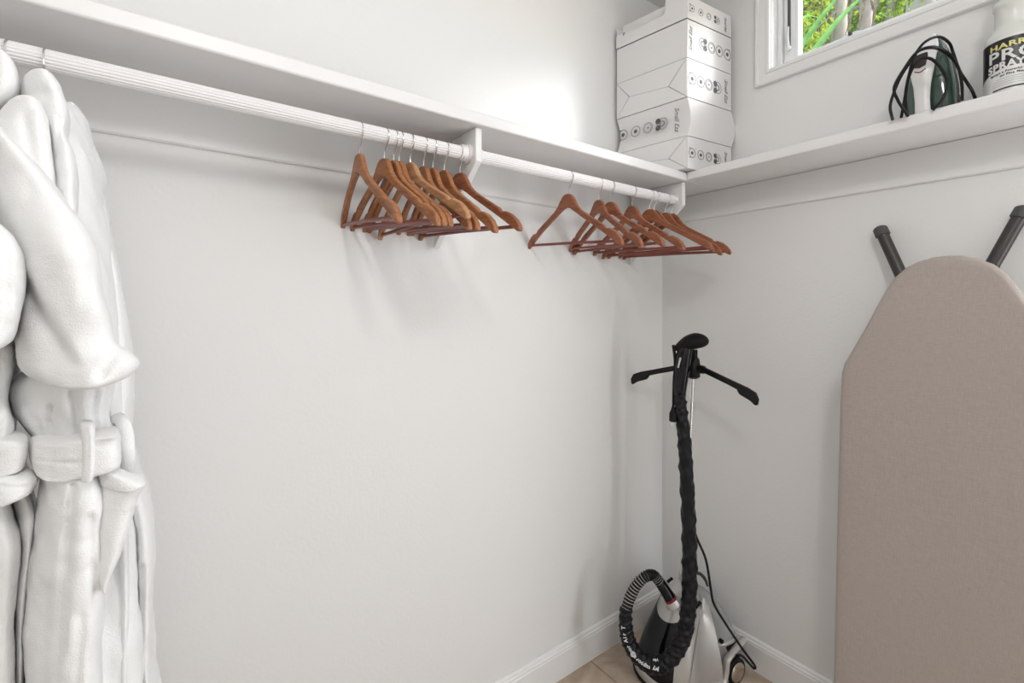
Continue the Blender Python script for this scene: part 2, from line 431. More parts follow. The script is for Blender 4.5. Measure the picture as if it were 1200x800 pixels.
left = [
 (h_honey, .358, 1.5, 5.8, 'honey wood hanger standing apart, leftmost of the left hanger group'),
 (h_honey, .417, -7.3, 4.7, 'honey wood hanger second from left, its face fully in view in the left group'),
 (h_honey, .440, -4.5, 4.7, 'honey wood hanger third from left, tucked close behind the big front one'),
 (h_honey, .454, -4.6, 4.6, 'honey wood hanger fourth from left, its arm edge nested behind the third'),
 (h_light, .480, -5.5, -.4, 'paler tilted wood hanger fifth from left, near arm raised above the others'),
 (h_honey, .519, 1.0, 5.2, 'honey wood hanger sixth from left, turned behind the pale tilted one'),
 (h_honey, .545, 2.5, 5.1, 'honey wood hanger seventh from left, third from the middle bracket'),
 (h_honey, .578, -3.0, 5.2, 'brown wood hanger second from the middle bracket on its left side'),
 (h_red, .623, -8.9, 2.5, 'dark brown wood hanger closest to the middle bracket on its left side')]
for p, X, y, r, l in left: put(p, X, y, r, l, GL)
right = [
 (h_red, 1.015, -1.3, 3.9, 'reddish wood hanger standing apart, leftmost of the corner group'),
 (h_red, 1.153, 13., 4.5, 'reddish wood hanger second from left in the corner group'),
 (h_red, 1.207, 3.6, 1.6, 'reddish wood hanger third from left in the corner group'),
 (h_red, 1.321, 3.4, 2.7, 'reddish wood hanger fourth from left in the corner group'),
 (h_red, 1.415, -13., -.6, 'reddish wood hanger fifth from left, angled outwards in the corner group'),
 (h_red, 1.445, -9.5, .6, 'reddish wood hanger sixth from left, nearly touching the fifth one'),
 (h_red, 1.515, -7.5, 2.8, 'reddish wood hanger second from the corner bracket'),
 (h_red, 1.552, -13, 1.0, 'reddish wood hanger nearest the corner bracket, reaching farthest right')]
for p, X, y, r, l in right: put(p, X, y, r, l, GR)
ha = put(h_small, -.1614, -1, 0, 'wooden hanger inside the right white bathrobe, only its chrome hook showing', 'robe hangers')
hb = put(h_small, -.2036, 1, 0, 'wooden hanger inside the left white bathrobe, only its chrome hook showing', 'robe hangers')

# ------------------------------------------------------------------ bathrobes
def drape(tab, ns=110, dz=.006, folds=(), nz=.004, nf=14, seed=0, sq=2.3):
    """stacked horizontal rings; tab rows (z, cx, cy, rx, ry) with z relative to the camera height"""
    z0, z1 = tab[0][0], tab[-1][0]; m = max(8, int(abs(z0-z1)/dz)); V = []
    for i in range(m+1):
        z = z0+(z1-z0)*i/m; cx, cy, rx, ry = lerpn(tab, z)
        rx = max(rx, .002); ry = max(ry, .002); u = i/m
        for j in range(ns):
            th = 2*PI*j/ns; c, s = math.cos(th), math.sin(th)
            k = (abs(c)**sq+abs(s)**sq)**(-1/sq)
            f = 1.0
            for (kk, amp, ph, drift, g0, g1) in folds:
                if g1 == g0: gg = 1
                else: gg = min(1, max(0, (g0-z)/(g0-g1)))
                v = math.cos(kk*th+ph+drift*z); v = 1-2*abs(v)**.6*(1 if v < 0 else .55) if amp < 0 else v
                f += abs(amp)*gg*v
            p = Vector((cx+rx*c*k*f, cy+ry*s*k*(1+(f-1)*.6), H+z))
            q = Vector((p.x*nf+seed, p.y*nf, p.z*nf*.7))
            d = noise.fractal(q, 1.0, 2.0, 3)*nz
            fz = noise.noise(Vector((p.x*260, p.y*260, p.z*260)))*.0006
            dirv = Vector((c, s, 0)); V.append(p+dirv*(d+fz))
    return V, ring_faces(m+1, ns)
def fluff(g, nz=.004, nf=18, seed=0, fz=.00025):
    V = [Vector(v) for v in g[0]]
    V = [v+Vector((noise.noise(v*nf+Vector((seed, 0, 0))), noise.noise(v*nf+Vector((0, seed+9, 0))), noise.noise(v*nf+Vector((0, 0, seed+5)))))*nz
         + Vector((noise.noise(v*260), noise.noise(v*250+Vector((3, 0, 0))), noise.noise(v*240+Vector((0, 4, 0)))))*fz for v in V]
    return V, g[1]
def robe(px_, label, A):
    o = thing('bathrobe', (px_, RY, H-.9), label, 'bathrobe', 'white bathrobes on the rod')
    return o
def cloth(name, rows, d, t, parent, mat=None, fn=None, nz=.004, nf=16, seed=0, ns=72, back=1.0, sq=2.2, folds=(), step=3):
    """soft closed volume given by rows (y, left, right) seen from the room, at real depth d (number or (top, bottom)), half-thickness t"""
    y0, y1 = rows[0][0], rows[-1][0]; m = max(10, int((y1-y0)/step)); V = []
    for i in range(m+1):
        u = i/m; y = y0+(y1-y0)*u; xl, xr = lerpn(rows, y); dd = d if not isinstance(d, tuple) else d[0]+(d[1]-d[0])*u
        z = (357.5-y)/FOC*dd; xc, hw = (xl+xr)/2, max(.3, (xr-xl)/2); e = min(1, math.sqrt(max(0, u*(1-u)))*6+.12); tt = t*e
        for j in range(ns):
            th = 2*PI*j/ns; c, q = math.cos(th), math.sin(th); k = (abs(c)**sq+abs(q)**sq)**(-1/sq); c *= k; q *= k
            x = xc+hw*c; f = 0
            for (kk, amp, ph, dr) in folds: f += amp*math.cos(kk*c*PI+ph+dr*u*6)*max(0, q)
            dep = dd-(tt*q if q > 0 else tt*q*back)-f*e
            if fn and q > 0: dep += fn(x, y)*q*e
            p = W(x, y, dep); p.z = H+z
            w_ = noise.fractal(p*nf+Vector((seed, 0, 0)), 1.0, 2.0, 3)*nz+noise.noise(p*240)*.0005
            V.append(p+(Vector((0, 0, H))-Vector((p.x, p.y, H))).normalized()*(w_ if q > -.3 else 0)+Vector((w_*.5*c, 0, 0)))
    return mesh(name, V, ring_faces(m+1, ns), mat or m_towel, parent, autos=180)
def crease(x0, y0, x1, y1, dep, w=7, side=1):
    L_ = math.hypot(x1-x0, y1-y0)
    def f(x, y):
        s_ = ((x-x0)*(y1-y0)-(y-y0)*(x1-x0))/L_*side; t_ = ((x-x0)*(x1-x0)+(y-y0)*(y1-y0))/L_/L_
        g_ = max(0, min(1, (t_+.15)*4))*max(0, min(1, (1.15-t_)*4))
        return dep*g_*(1/(1+math.exp(max(-30, min(30, s_/w*3)))))*math.exp(-(min(0, s_)/40)**2)
    return f
def valley(pts):
    """pts: list of (x0,y0,x1,y1,depth,width)"""
    def f(x, y):
        r = 0
        for x0, y0, x1, y1, dp, w in pts:
            L2 = (x1-x0)**2+(y1-y0)**2; t_ = max(0, min(1, ((x-x0)*(x1-x0)+(y-y0)*(y1-y0))/L2))
            r = max(r, .62*dp*math.exp(-((x-x0-t_*(x1-x0))**2+(y-y0-t_*(y1-y0))**2)/w**2))
        return r
    return f
RA = robe(-.1693, 'white terry bathrobe with belt and pocket, hanging nearest the wooden hangers', 1)
bodyA = [(.352, -.168, 1.12, .008, .010), (.345, -.160, 1.12, .025, .045), (.325, -.156, 1.11, .036, .10), (.29, -.148, 1.11, .040, .13), (.24, -.138, 1.11, .044, .14),
         (.1, -.125, 1.11, .046, .14), (-.05, -.115, 1.11, .052, .13), (-.12, -.110, 1.11, .056, .13), (-.165, -.108, 1.10, .056, .13), (-.215, -.105, 1.10, .046, .12),
         (-.30, -.098, 1.10, .056, .135), (-.42, -.094, 1.10, .062, .15), (-.6, -.090, 1.10, .066, .16), (-.85, -.088, 1.10, .070, .17), (-.872, -.088, 1.10, .066, .16), (-.875, -.088, 1.10, .05, .12)]
mesh('robe_body', *drape(bodyA, 130, .007, [(7, .10, .6, 2.2, -.22, -.5), (4, .07, 2.0, -3.0, -.22, -.45)], .008, 13, 2), m_towel, RA, autos=180)
cloth('sleeve', [(127, 72, 86), (129, 70, 90), (133, 70, 94), (141, 72, 98), (152, 77, 101), (175, 79, 112), (205, 81, 120), (240, 86, 125), (293, 95, 135), (336, 100, 144), (388, 105, 152), (430, 110, 158), (470, 116, 158), (495, 122, 156), (506, 130, 148)],
      (.86, .84), .05, RA, seed=3, folds=[(1, .008, 0, 1)])
cloth('collar', [(89.5, 40, 50), (90.5, 35, 55), (93, 30.5, 61), (98, 27, 66), (105, 25, 71), (118, 24, 76), (130, 30, 81), (145, 42, 82.5), (163, 54, 80), (182, 58, 87), (210, 61, 92), (235, 63, 92), (255, 68, 91), (275, 76, 90), (284, 80, 86)],
      (.715, .70), .038, RA, seed=5, fn=valley([(28, 122, 50, 120, .012, 8), (70, 150, 66, 190, .006, 5)]), nz=.003)
cloth('shoulder', [(120, 20, 36), (121.5, 15, 42), (125, 8, 48), (132, 0, 53), (142, -9, 57), (170, -22, 61), (195, -28, 64), (222, -28, 67), (250, -22, 76), (278, -10, 84), (290, 0, 78)],
      (.685, .67), .036, RA, seed=7, fn=valley([(30, 150, 45, 230, .007, 8)]), nz=.004)
cloth('sleeve', [(148, -30, -12), (158, -32, 0), (175, -30, 20), (190, -27, 38), (205, -22, 55), (222, -16, 68), (237, -10, 79), (252, -3, 92), (268, 2, 104), (283, 7, 111), (310, 12, 118), (340, 16, 122), (370, 18, 130), (392, 18, 134), (404, 19, 139), (412, 20, 150), (421, 21, 159), (430, 24, 160), (439, 32, 152), (446, 46, 134), (451, 62, 112), (453.5, 76, 98)],
      (.665, .655), .056, RA, seed=11, nz=.0055, nf=14, back=.8, step=2,
      fn=lambda x, y: crease(26, 318, 84, 412, .030, 7, 1)(x, y)+valley([(136, 408, 118, 432, .010, 6), (115, 300, 100, 350, .006, 10), (125, 405, 60, 440, .004, 12)])(x, y)+.004*math.sin((x*.6-y*.8)*.07))
cloth('bodice', [(436, 24, 128), (446, 12, 134), (458, 9.5, 133), (470, 10.5, 131), (483, 14, 131), (494, 22, 133), (504, 31, 137), (511, 38, 134), (514, 48, 124)],
      (.70, .70), .046, RA, seed=13, step=2, nz=.006, fn=valley([(60, 470, 58, 508, .014, 5), (84, 452, 92, 500, .010, 5), (110, 452, 112, 500, .010, 4), (30, 470, 50, 506, .008, 6), (122, 450, 121, 500, .012, 4)]))
cloth('belt', [(502, 116, 136), (504.5, 96, 139), (508, 62, 140), (512, 40, 141), (517, 35.5, 141), (530, 34.5, 142), (540, 36, 141), (544, 37, 137), (548, 39, 122), (551, 43, 98), (553.5, 52, 78)], (.668, .664), .042, RA, seed=51, step=1, nz=.003, nf=26, sq=2.8, back=.6, fn=valley([(60, 512, 58, 548, .004, 4), (40, 531, 90, 531, .003, 3)]))
cloth('belt_loop', [(494, 95, 110), (498, 93.5, 111.5), (515, 94.5, 112), (530, 95, 112), (545, 94.5, 111.5), (556, 94, 110), (561, 96, 107)], (.640, .636), .018, RA, seed=53, step=1.5, nz=.001, sq=3)
mesh('belt_end', *fluff(tubeg([W(129, 514, .70), W(131, 498, .695), W(137, 490, .695), W(144, 495, .69), W(148, 510, .69), W(149, 530, .69), W(149, 548, .70), W(150, 560, .72)], [.007, .009, .009, .009, .009, .009, .009, .007], 16, 44, flat=.6), .002, 25, 4), m_towel, RA, autos=180)
cloth('skirt_panel', [(535, 135, 152), (548, 138, 162), (565, 142, 171), (585, 146, 177), (610, 150, 181), (650, 154, 182), (710, 156, 178.5), (755, 157, 177), (800, 158, 188), (860, 159, 199), (940, 160, 203), (975, 162, 200)],
      (.84, .84), .07, RA, seed=17, fn=valley([(166, 640, 168, 800, .012, 4), (160, 600, 163, 720, .008, 3)]))
cloth('front_facing', [(590, 128, 146), (620, 133, 150), (645, 137, 151), (700, 138.5, 152.5), (760, 138, 151), (850, 136, 152), (975, 136, 154)], (.755, .745), .020, RA, seed=19, nz=.002, fn=valley([(140, 640, 139, 900, .006, 1.6)]))
cloth('skirt_panel', [(538, 46, 112), (548, 45, 118), (563, 48, 122), (582, 45, 124), (600, 42, 124), (635, 37, 126), (665, 33, 127), (689, 30.5, 123.5), (725, 28, 121.5), (770, 28, 118.5), (820, 28, 121), (900, 26, 126), (975, 26, 128)],
      (.675, .67), .052, RA, seed=23, nz=.006, step=3, back=1.3,
      fn=valley([(85, 556, 76, 640, .009, 5), (76, 640, 66, 760, .007, 8), (105, 590, 108, 640, .008, 5), (108, 640, 116, 690, .010, 6), (55, 620, 50, 900, .006, 9), (95, 700, 84, 800, .008, 8), (82, 740, 70, 830, .006, 6)]))
cloth('pocket', [(556, 112, 168), (566, 111, 171), (577, 109, 165), (592, 107, 160), (620, 108, 151), (645, 110, 142.5), (665, 113, 132), (679, 118, 125), (684, 121, 123)], (.672, .665), .030, RA, seed=29, nz=.003, back=.6, step=2)
cloth('pocket_hem', [(541, 114, 118), (545, 112.5, 127), (550, 112, 141), (555, 112, 154), (560, 112, 164), (565, 113.5, 171), (568.5, 122, 168), (570, 140, 160)], (.662, .66), .022, RA, seed=31, nz=.0015, back=.6, step=1)

RB = robe(-.2136, 'white terry bathrobe cut by the left edge of the picture, leftmost on the rod', 2)
bodyB = [(x[0], x[1]-.145, x[2]-.01, x[3], x[4]) for x in bodyA]
mesh('robe_body', *drape(bodyB, 130, .007, [(6, .09, 2.6, 2.2, -.22, -.5), (4, .06, .3, -3.0, -.22, -.45)], .008, 13, 22), m_towel, RB, autos=180)
cloth('collar', [(72, -16, 0), (73, -20, 6), (76, -25, 12), (80, -28, 17), (87, -30, 21), (97, -32, 24), (110, -33, 24), (125, -33, 16), (138, -33, 2), (150, -30, -8)], (.71, .70), .045, RB, seed=41, nz=.003)
cloth('shoulder', [(135, -80, -20), (160, -90, -8), (200, -95, -4), (250, -95, 0), (300, -90, 4)], (.70, .70), .05, RB, seed=42, nz=.003)
cloth('sleeve', [(235, -70, -30), (250, -75, -16), (264, -75, 0), (279, -72, 17), (302, -68, 29), (333, -62, 30.5), (365, -60, 27), (388, -58, 21.5), (400, -55, 14), (407, -45, 2), (410, -35, -10)], (.625, .615), .050, RB, seed=43, step=2, nz=.005, fn=valley([(5, 290, 12, 380, .006, 8)]))
cloth('bodice', [(390, -60, 12), (405, -62, 17), (430, -64, 17), (448, -64, 13), (465, -64, 10), (480, -62, 13), (496, -60, 18), (508, -56, 16), (512, -50, 8)], (.675, .675), .046, RB, seed=44, step=2, fn=valley([(10, 440, -5, 500, .01, 6), (-2, 425, 8, 470, .01, 4)]))
cloth('belt', [(506, -60, 15), (509, -64, 28), (514, -66, 33), (525, -66, 34), (538, -66, 31.5), (544, -66, 29), (547.5, -60, 18)], (.662, .658), .042, RB, seed=55, step=1, nz=.003, nf=26, sq=2.8, back=.6)
cloth('belt_end', [(545.5, -60, 12), (548, -64, 27), (553, -66, 40), (560, -66, 44.5), (567, -66, 43.5), (574, -64, 38), (580, -60, 22)], (.655, .65), .044, RB, seed=57, step=1, nz=.004, nf=24, back=.5, fn=valley([(0, 556, 40, 562, .003, 3)]))
cloth('skirt_panel', [(566, -70, 8), (580, -72, 11), (600, -72, 17), (635, -72, 25.5), (680, -72, 21.5), (740, -72, 16), (800, -72, 18), (880, -72, 18), (975, -72, 18)], (.665, .66), .045, RB, seed=45, fn=valley([(-5, 580, 2, 800, .006, 8)]))
cloth('front_facing', [(566, 8, 30), (580, 11, 37), (600, 17, 41), (635, 25, 38), (680, 21, 32), (725, 17.5, 29), (800, 18, 28), (880, 18, 28), (975, 18, 28)], (.68, .675), .022, RB, seed=46, nz=.003)

# ------------------------------------------------------------------ stacked white boxes
dC = 1.78
c0 = W(805.5, 0, dC); l0 = W(722.8, 0, dC/.89); r0 = W(857, 0, dC/.93)
cx0, cy0 = c0.x, c0.y
lv = Vector((l0.x-c0.x, l0.y-c0.y, 0)); rv = Vector((r0.x-c0.x, r0.y-c0.y, 0))
LW, RW = lv.length, rv.length; lu, ru = lv.normalized(), rv.normalized()
def ring2(r0_, r1_, n=20, t=.0004):
    V = []
    for r in (r0_, r1_):
        for k in range(n): V.append((r*math.cos(2*PI*k/n), r*math.sin(2*PI*k/n), 0))
    V += [(a, b, t) for a, b, _ in V]
    F = []
    for k in range(n):
        j = (k+1) % n
        F += [(2*n+k, 2*n+j, 3*n+j, 3*n+k), (n+k, n+j, 3*n+j, 3*n+k), (k, j, 2*n+j, 2*n+k)]
    return V, F
def icons(Wd, Hh, rev, Fm, o):
    """flat print: row of round marks and a short script word, in face coordinates (a along width, b up)"""
    T = lambda a, b, g, rot=0: xf(g, Fm @ Matrix.Translation((a*Wd, b*Hh, .0003)) @ Matrix.Rotation(rot, 4, 'Z'))
    pos = [.10, .29, .47, .65]; r = Hh*.145; sg = 1 if rev else -1
    for i, a in enumerate([1-p for p in pos] if rev else pos):
        dark, lite, b = [], [], .5
        if i == 3:
            for q in (-1, 1): dark.append(T(a+sg*.035, b+q*.09, ring2(0.001, r*.55, 8)))
            lite += [T(a-sg*.02, b, ring2(r*.95, r*1.1)), T(a-sg*.02, b, ring2(r*.3, r*.6))]
        else:
            lite.append(T(a, b, ring2(r*.88, r*1.05)))
            if i != 2: dark.append(T(a, b, ring2(.0008, r*.38, 8)))
            else: dark.append(T(a, b, ring2(.0006, r*.18, 6))); lite.append(T(a, b, ring2(r*.66, r*.76)))
        if i == 0:
            for q in (-1, 1): dark.append(T(a+sg*.045, b+q*.14, boxg(-.004, .004, -.0016, .0016, 0, .0004)))
        gd, gl = join(*dark), join(*lite); g = join(gd, gl)
        m = mesh('printed_mark', *g, m_ink, o, smooth=False); m.data.materials.append(m_ink2)
        nv = len(gd[0])
        for p in m.data.polygons: p.material_index = 1 if min(p.vertices) >= nv else 0
    tx = textg('Small Ezz', Hh*.17, shear=.45, ext=.0003, align='CENTER')
    mesh('lettering', *T(.10 if rev else .84, .5, tx, PI/2 if rev else -PI/2), m_ink, o, smooth=False)
def stack_box(z0, z1, label, left, right, dx=0, dy=0, rot=0):
    Hh = z1-z0
    base = Vector((cx0+dx, cy0+dy, z0))
    o = thing('cardboard_box', base+(lu*LW+ru*RW)*.5, label, 'box', 'stacked white boxes')
    a = base; L_, R_ = lu*LW, ru*RW
    eps = .0012
    FL = frame(base+lu*LW, -lu, Vector((0, 0, 1)), -ru)      # left face: a runs from far end to the near corner
    FR = frame(base, ru, Vector((0, 0, 1)), -lu)             # right face
    cs = [Vector((0, 0, 0)), R_, R_+L_, L_]
    bulge = right == 'bulge'
    V = []
    nz_ = 9 if bulge else 2
    for k in range(nz_):
        t_ = k/(nz_-1); z = eps+(Hh-2*eps)*t_
        ex = .030*math.sin(PI*t_) if bulge else 0
        for i, c in enumerate(cs):
            sh = Vector((0, 0, 0))
            if bulge: sh = ru*ex*(1 if i in (1, 2) else 1.0)*(.9)
            V.append(base+c+sh*(1 if i in (1, 2) else .75)+Vector((0, 0, z)))
    if left == 'tray':
        wl = [(ru*.0, L_, .50), (L_-lu*.002, L_+R_, 1.0), (R_-ru*.002, R_+L_, 1.0)]
        def slab(p, q, nrm, h0, hh, th=.002):
            a_, b_ = base+p, base+q; z = Vector((0, 0, 1))
            return [a_+z*h0, b_+z*h0, b_+nrm*th+z*h0, a_+nrm*th+z*h0, a_+z*hh, b_+z*hh, b_+nrm*th+z*hh, a_+nrm*th+z*hh], [(0, 1, 2, 3), (4, 5, 6, 7), (0, 1, 5, 4), (1, 2, 6, 5), (2, 3, 7, 6), (3, 0, 4, 7)]
        z0_ = Vector((0, 0, 0))
        mesh('box_body', *join(slab(z0_, L_, ru, eps, Hh*.5), slab(z0_, R_, lu, eps, Hh-eps), slab(R_, R_+L_, -ru, eps, Hh-eps), slab(L_, L_+R_, -lu, eps, Hh-eps),
             ([base+c+Vector((0, 0, eps)) for c in cs]+[base+c+Vector((0, 0, eps+.002)) for c in cs], ring_faces(2, 4))), m_card, o, smooth=False)
    else:
        mesh('box_body', V, ring_faces(nz_, 4), m_card, o, smooth=bulge, bevel=.0015, autos=50)
    w_, h_ = LW, Hh
    g_ = .0011
    def flap(pts, th=.0022):
        cx = sum(p[0] for p in pts)/len(pts); cy = sum(p[1] for p in pts)/len(pts)
        q = [(x+(cx-x)*g_*1.5/max(.01, math.hypot(cx-x, cy-y)), y+(cy-y)*g_*1.5/max(.01, math.hypot(cx-x, cy-y))) for x, y in pts]
        mesh('flap', *xf(prismg(q, 0.0002, th), FL), m_card, o, smooth=False)
    if left == 'envelope':
        mesh('gap_shade', *xf(boxg(.001, w_-.001, .002, h_-.002, 0, .0004), FL), m_card_shade, o, smooth=False)  # dark sheet behind the flaps, paints the shade in their creases
        p1, p2 = (w_*.20, h_*.52), (w_*.76, h_*.42)
        flap([(0.001, .001), p1, (0.001, h_-.001)]); flap([(w_-.001, .001), (w_-.001, h_-.001), p2])
        flap([(0.001, h_-.001), p1, p2, (w_-.001, h_-.001)]); flap([(0.001, .001), (w_-.001, .001), p2, p1])
    if left == 'tray':
        zt = h_*.56
        lip = [(0, 0.002), (w_, .002), (w_, h_+.03), (w_*.73, h_+.03), (w_*.70, zt), (w_*.12, zt*1.02), (w_*.10, zt*1.15), (0, zt*1.1)]
        # slanting front lip with the notches
        Vx, Fx = prismg(lip, .001, .003)
        mesh('flap', *xf((Vx, Fx), FL), m_card, o, smooth=False)
        mesh('inner_panel', *xf(boxg(w_*.02, w_*.97, zt*.4, h_*1.17, -.030, -.028), FL), m_card, o, smooth=False)
        mesh('gap_shade', *xf(boxg(w_*.105, w_*.125, zt*.90, zt*1.12, -.004, .0032), FL), m_card_shade, o, smooth=False)  # dark strip painted as shade at the notch of the lip
    if left == 'icons': icons(w_, h_, False, FL, o)
    if right in ('icons', 'icons_rev'): icons(RW, h_, right == 'icons_rev', FR, o)
    return o
zz = [ZT+.0005, H+.647, H+.7947, H+.9455, H+1.0946, H+1.185]
stack_box(zz[0], zz[1], 'bottom white box of the corner stack, resting on the shelf', 'envelope', 'icons')
stack_box(zz[1], zz[2], 'second white box from the bottom, with a bulging blank end and printed left face', 'icons', 'bulge', dx=0)
stack_box(zz[2], zz[3], 'middle white box of the stack, envelope-folded left side over the bulging box', 'envelope', 'icons')
stack_box(zz[3], zz[4], 'second white box from the top, with plain blank left face', 'blank', 'icons_rev')
stack_box(zz[4], zz[5], 'topmost white box of the stack, open tray with notched lip', 'tray', 'icons')

# ------------------------------------------------------------------ ironing board
IB = thing('ironing_board', (1.66, .323, 0), 'folded ironing board with taupe linen cover leaning upright against the right wall', 'ironing board')
half = [(0, .136), (.028, .134), (.060, .124), (.088, .108), (.112, .082), (.133, .045), (.155, -.005), (.182, -.070), (.205, -.120), (.222, -.158), (.235, -.185), (.241, -.215), (.2435, -.30), (.244, -.7), (.244, -1.30), (.232, -1.385), (.20, -1.43), (.15, -1.448)]
yc = .323
outb = [(yc+a, H+b) for a, b in half]+[(yc-a, H+b) for a, b in reversed(half[1:])]
def bx_(z): return 1.622+.095*(z/1.586)        # front face leans back towards the wall
nst = 7; V = []
prof_b = [(.016, .034), (.004, .034), (0, .030), (0, .022), (.0, .010), (.004, .003), (.012, 0.0), (.03, 0)]
cyb = sum(p[0] for p in outb)/len(outb)
for ins, dp in prof_b:
    for y, z in outb:
        # inset towards the board's spine
        yy = yc+(y-yc)*max(0, 1-ins/.244); z2 = z-(ins if z > H else 0)+(ins if z < .1 else 0)
        V.append((bx_(z2)+dp, yy, z2))
nb = len(outb)
mesh('board_cover', V, ring_faces(len(prof_b), nb), m_linen, IB, autos=60)
def legt(y0, z0, y1, z1, x0, x1, nm='leg'):
    p0, p1 = Vector((x0, y0, H+z0)), Vector((x1, y1, H+z1)); d = (p1-p0).normalized()
    lg = mesh(nm, *tubeg([p0+d*.02, p1], .0165, 20), m_boardleg, IB)
    mesh('foot_cap', *tubeg([p0-d*.004, p0, p0+d*.004, p0+d*.028, p0+d*.030], [.010, .0165, .0195, .0200, .0175], 20), m_cap, lg)
    return lg
legt(.508, .250, .232, -.46, 1.852, 1.745)
legt(.190, .262, .455, -.41, 1.852, 1.765)
mesh('crossbar', *tubeg([(1.742, .18, H-.46), (1.742, .52, H-.46)], .009, 12), m_boardleg, IB)
mesh('leg', *tubeg([(1.715, .25, H-.5), (1.700, .25, H-1.2), (1.69, .28, H-1.3), (1.69, .38, H-1.3), (1.70, .41, H-1.2), (1.715, .41, H-.5)], .010, 12, 40), m_boardleg, IB)

# ------------------------------------------------------------------ steam iron
IR = thing('steam_iron', (1.755, .373, ZT), 'dark green and white steam iron standing on its heel, black cord wrapped around it', 'iron')
hd = Vector((-.9976, .0698, 0)); ta = Vector((.0698, .9976, 0)); FI = frame((1.748, .365, ZT), ta, hd, Vector((0, 0, 1)))
hw_ = [(0, .050), (.012, .056), (.05, .0575), (.10, .055), (.15, .048), (.19, .038), (.225, .026), (.25, .014), (.262, .006), (.266, .001)]
def hwz(z): return lerpn([(a, b) for a, b in hw_], z)[0]
# sole plate
out = [(b, a) for a, b in hw_]+[(-b, a) for a, b in reversed(hw_)]
V, F = prismg(out, -.052, -.044); V = [(a, t_, b) for a, b, t_ in V]
mesh('soleplate', *xf((V, F), FI), m_sole, IR, bevel=.002)
V = []; ns = 40
for i in range(28):
    z = .002+.256*i/27; w2 = max(.002, hwz(z)*.97)
    hh = [(.0, .012), (.05, .022), (.12, .026), (.17, .018), (.21, -.004), (.25, -.028), (.266, -.040)]
    top = lerpn(hh, z)[0]
    for j in range(ns):
        th = 2*PI*j/ns; c, s = math.cos(th), math.sin(th)
        a = w2*math.copysign(abs(c)**.8, c); b = (-.043+top)/2+(top+.043)/2*math.copysign(abs(s)**.75, s)
        V.append((a, b, z))
mesh('iron_body', *xf((V, ring_faces(28, ns)), FI), m_green, IR, autos=60)
mesh('nose_cover', *xf(tubeg([(0, -.036, .262), (0, -.022, .240), (0, -.004, .215), (0, .010, .190)], [.005, .014, .021, .023], 20, 16, flat=.55, up=(0, 1, 0)), FI), m_whitep, IR)
mesh('handle', *xf(tubeg([(0, .008, .204), (0, .030, .192), (0, .047, .165), (0, .053, .13), (0, .052, .09), (0, .050, .05), (0, .045, .015), (0, .03, .003)], [.018, .028, .029, .026, .019, .0165, .0175, .016], 26, 50, flat=.62, up=(0, 1, 0)), FI), m_whitep, IR, autos=60)
V, F = prismg([(-.015, .176), (.015, .176), (.0165, .165), (.0125, .140), (0, .135), (-.0125, .140), (-.0165, .165)], 0, .005); V = [(a, .0635+t_+.25*(.155-b)*.6, b) for a, b, t_ in V]
mesh('display', *xf((V, F), FI), m_disp, IR, bevel=.001)
mesh('crescent', *xf(tubeg([(-.012, .0665, .130), (0, .069, .124), (.012, .0665, .130)], .0016, 8, 12), FI), m_red, IR)
mesh('dial', *xf(lathe([(0, 0), (.014, 0), (.014, .006), (.010, .009), (0, .009)], (0, 0, 0), 24), FI @ Matrix.Translation((0, .026, .205)) @ Matrix.Rotation(-.9, 4, 'X')), m_whitep, IR)
P1 = [(1046, 141, 1.30), (1043.5, 122, 1.30), (1054, 93, 1.28), (1068, 71, 1.26), (1082, 51, 1.25), (1099, 43, 1.26), (1112, 50, 1.28), (1117, 62, 1.29), (1124, 82, 1.27), (1132, 95, 1.25), (1139, 106, 1.24), (1143.5, 117, 1.245)]
P2 = [(1064, 136, 1.27), (1052, 117, 1.25), (1048, 102, 1.25), (1060, 80, 1.24), (1075, 61, 1.23), (1094, 56, 1.22), (1110, 63, 1.24), (1122, 77, 1.25), (1127, 98, 1.25), (1127.5, 118, 1.25)]
P3 = [(1056, 138, 1.29), (1060, 117, 1.27), (1065, 90, 1.245), (1076, 71, 1.225), (1091, 69, 1.215), (1104, 82, 1.215), (1110, 98, 1.215), (1105, 115, 1.22), (1093, 129, 1.235)]
P4 = [(1063, 135, 1.28), (1061, 112, 1.27), (1066, 85, 1.25), (1074, 62, 1.235), (1092, 55, 1.23), (1108, 60, 1.235), (1120, 72, 1.25)]
mesh('power_cord', *join(*[tubeg([W(*p) for p in P], .0037, 8, 70) for P in (P1, P2, P3, P4)]), m_black, IR)

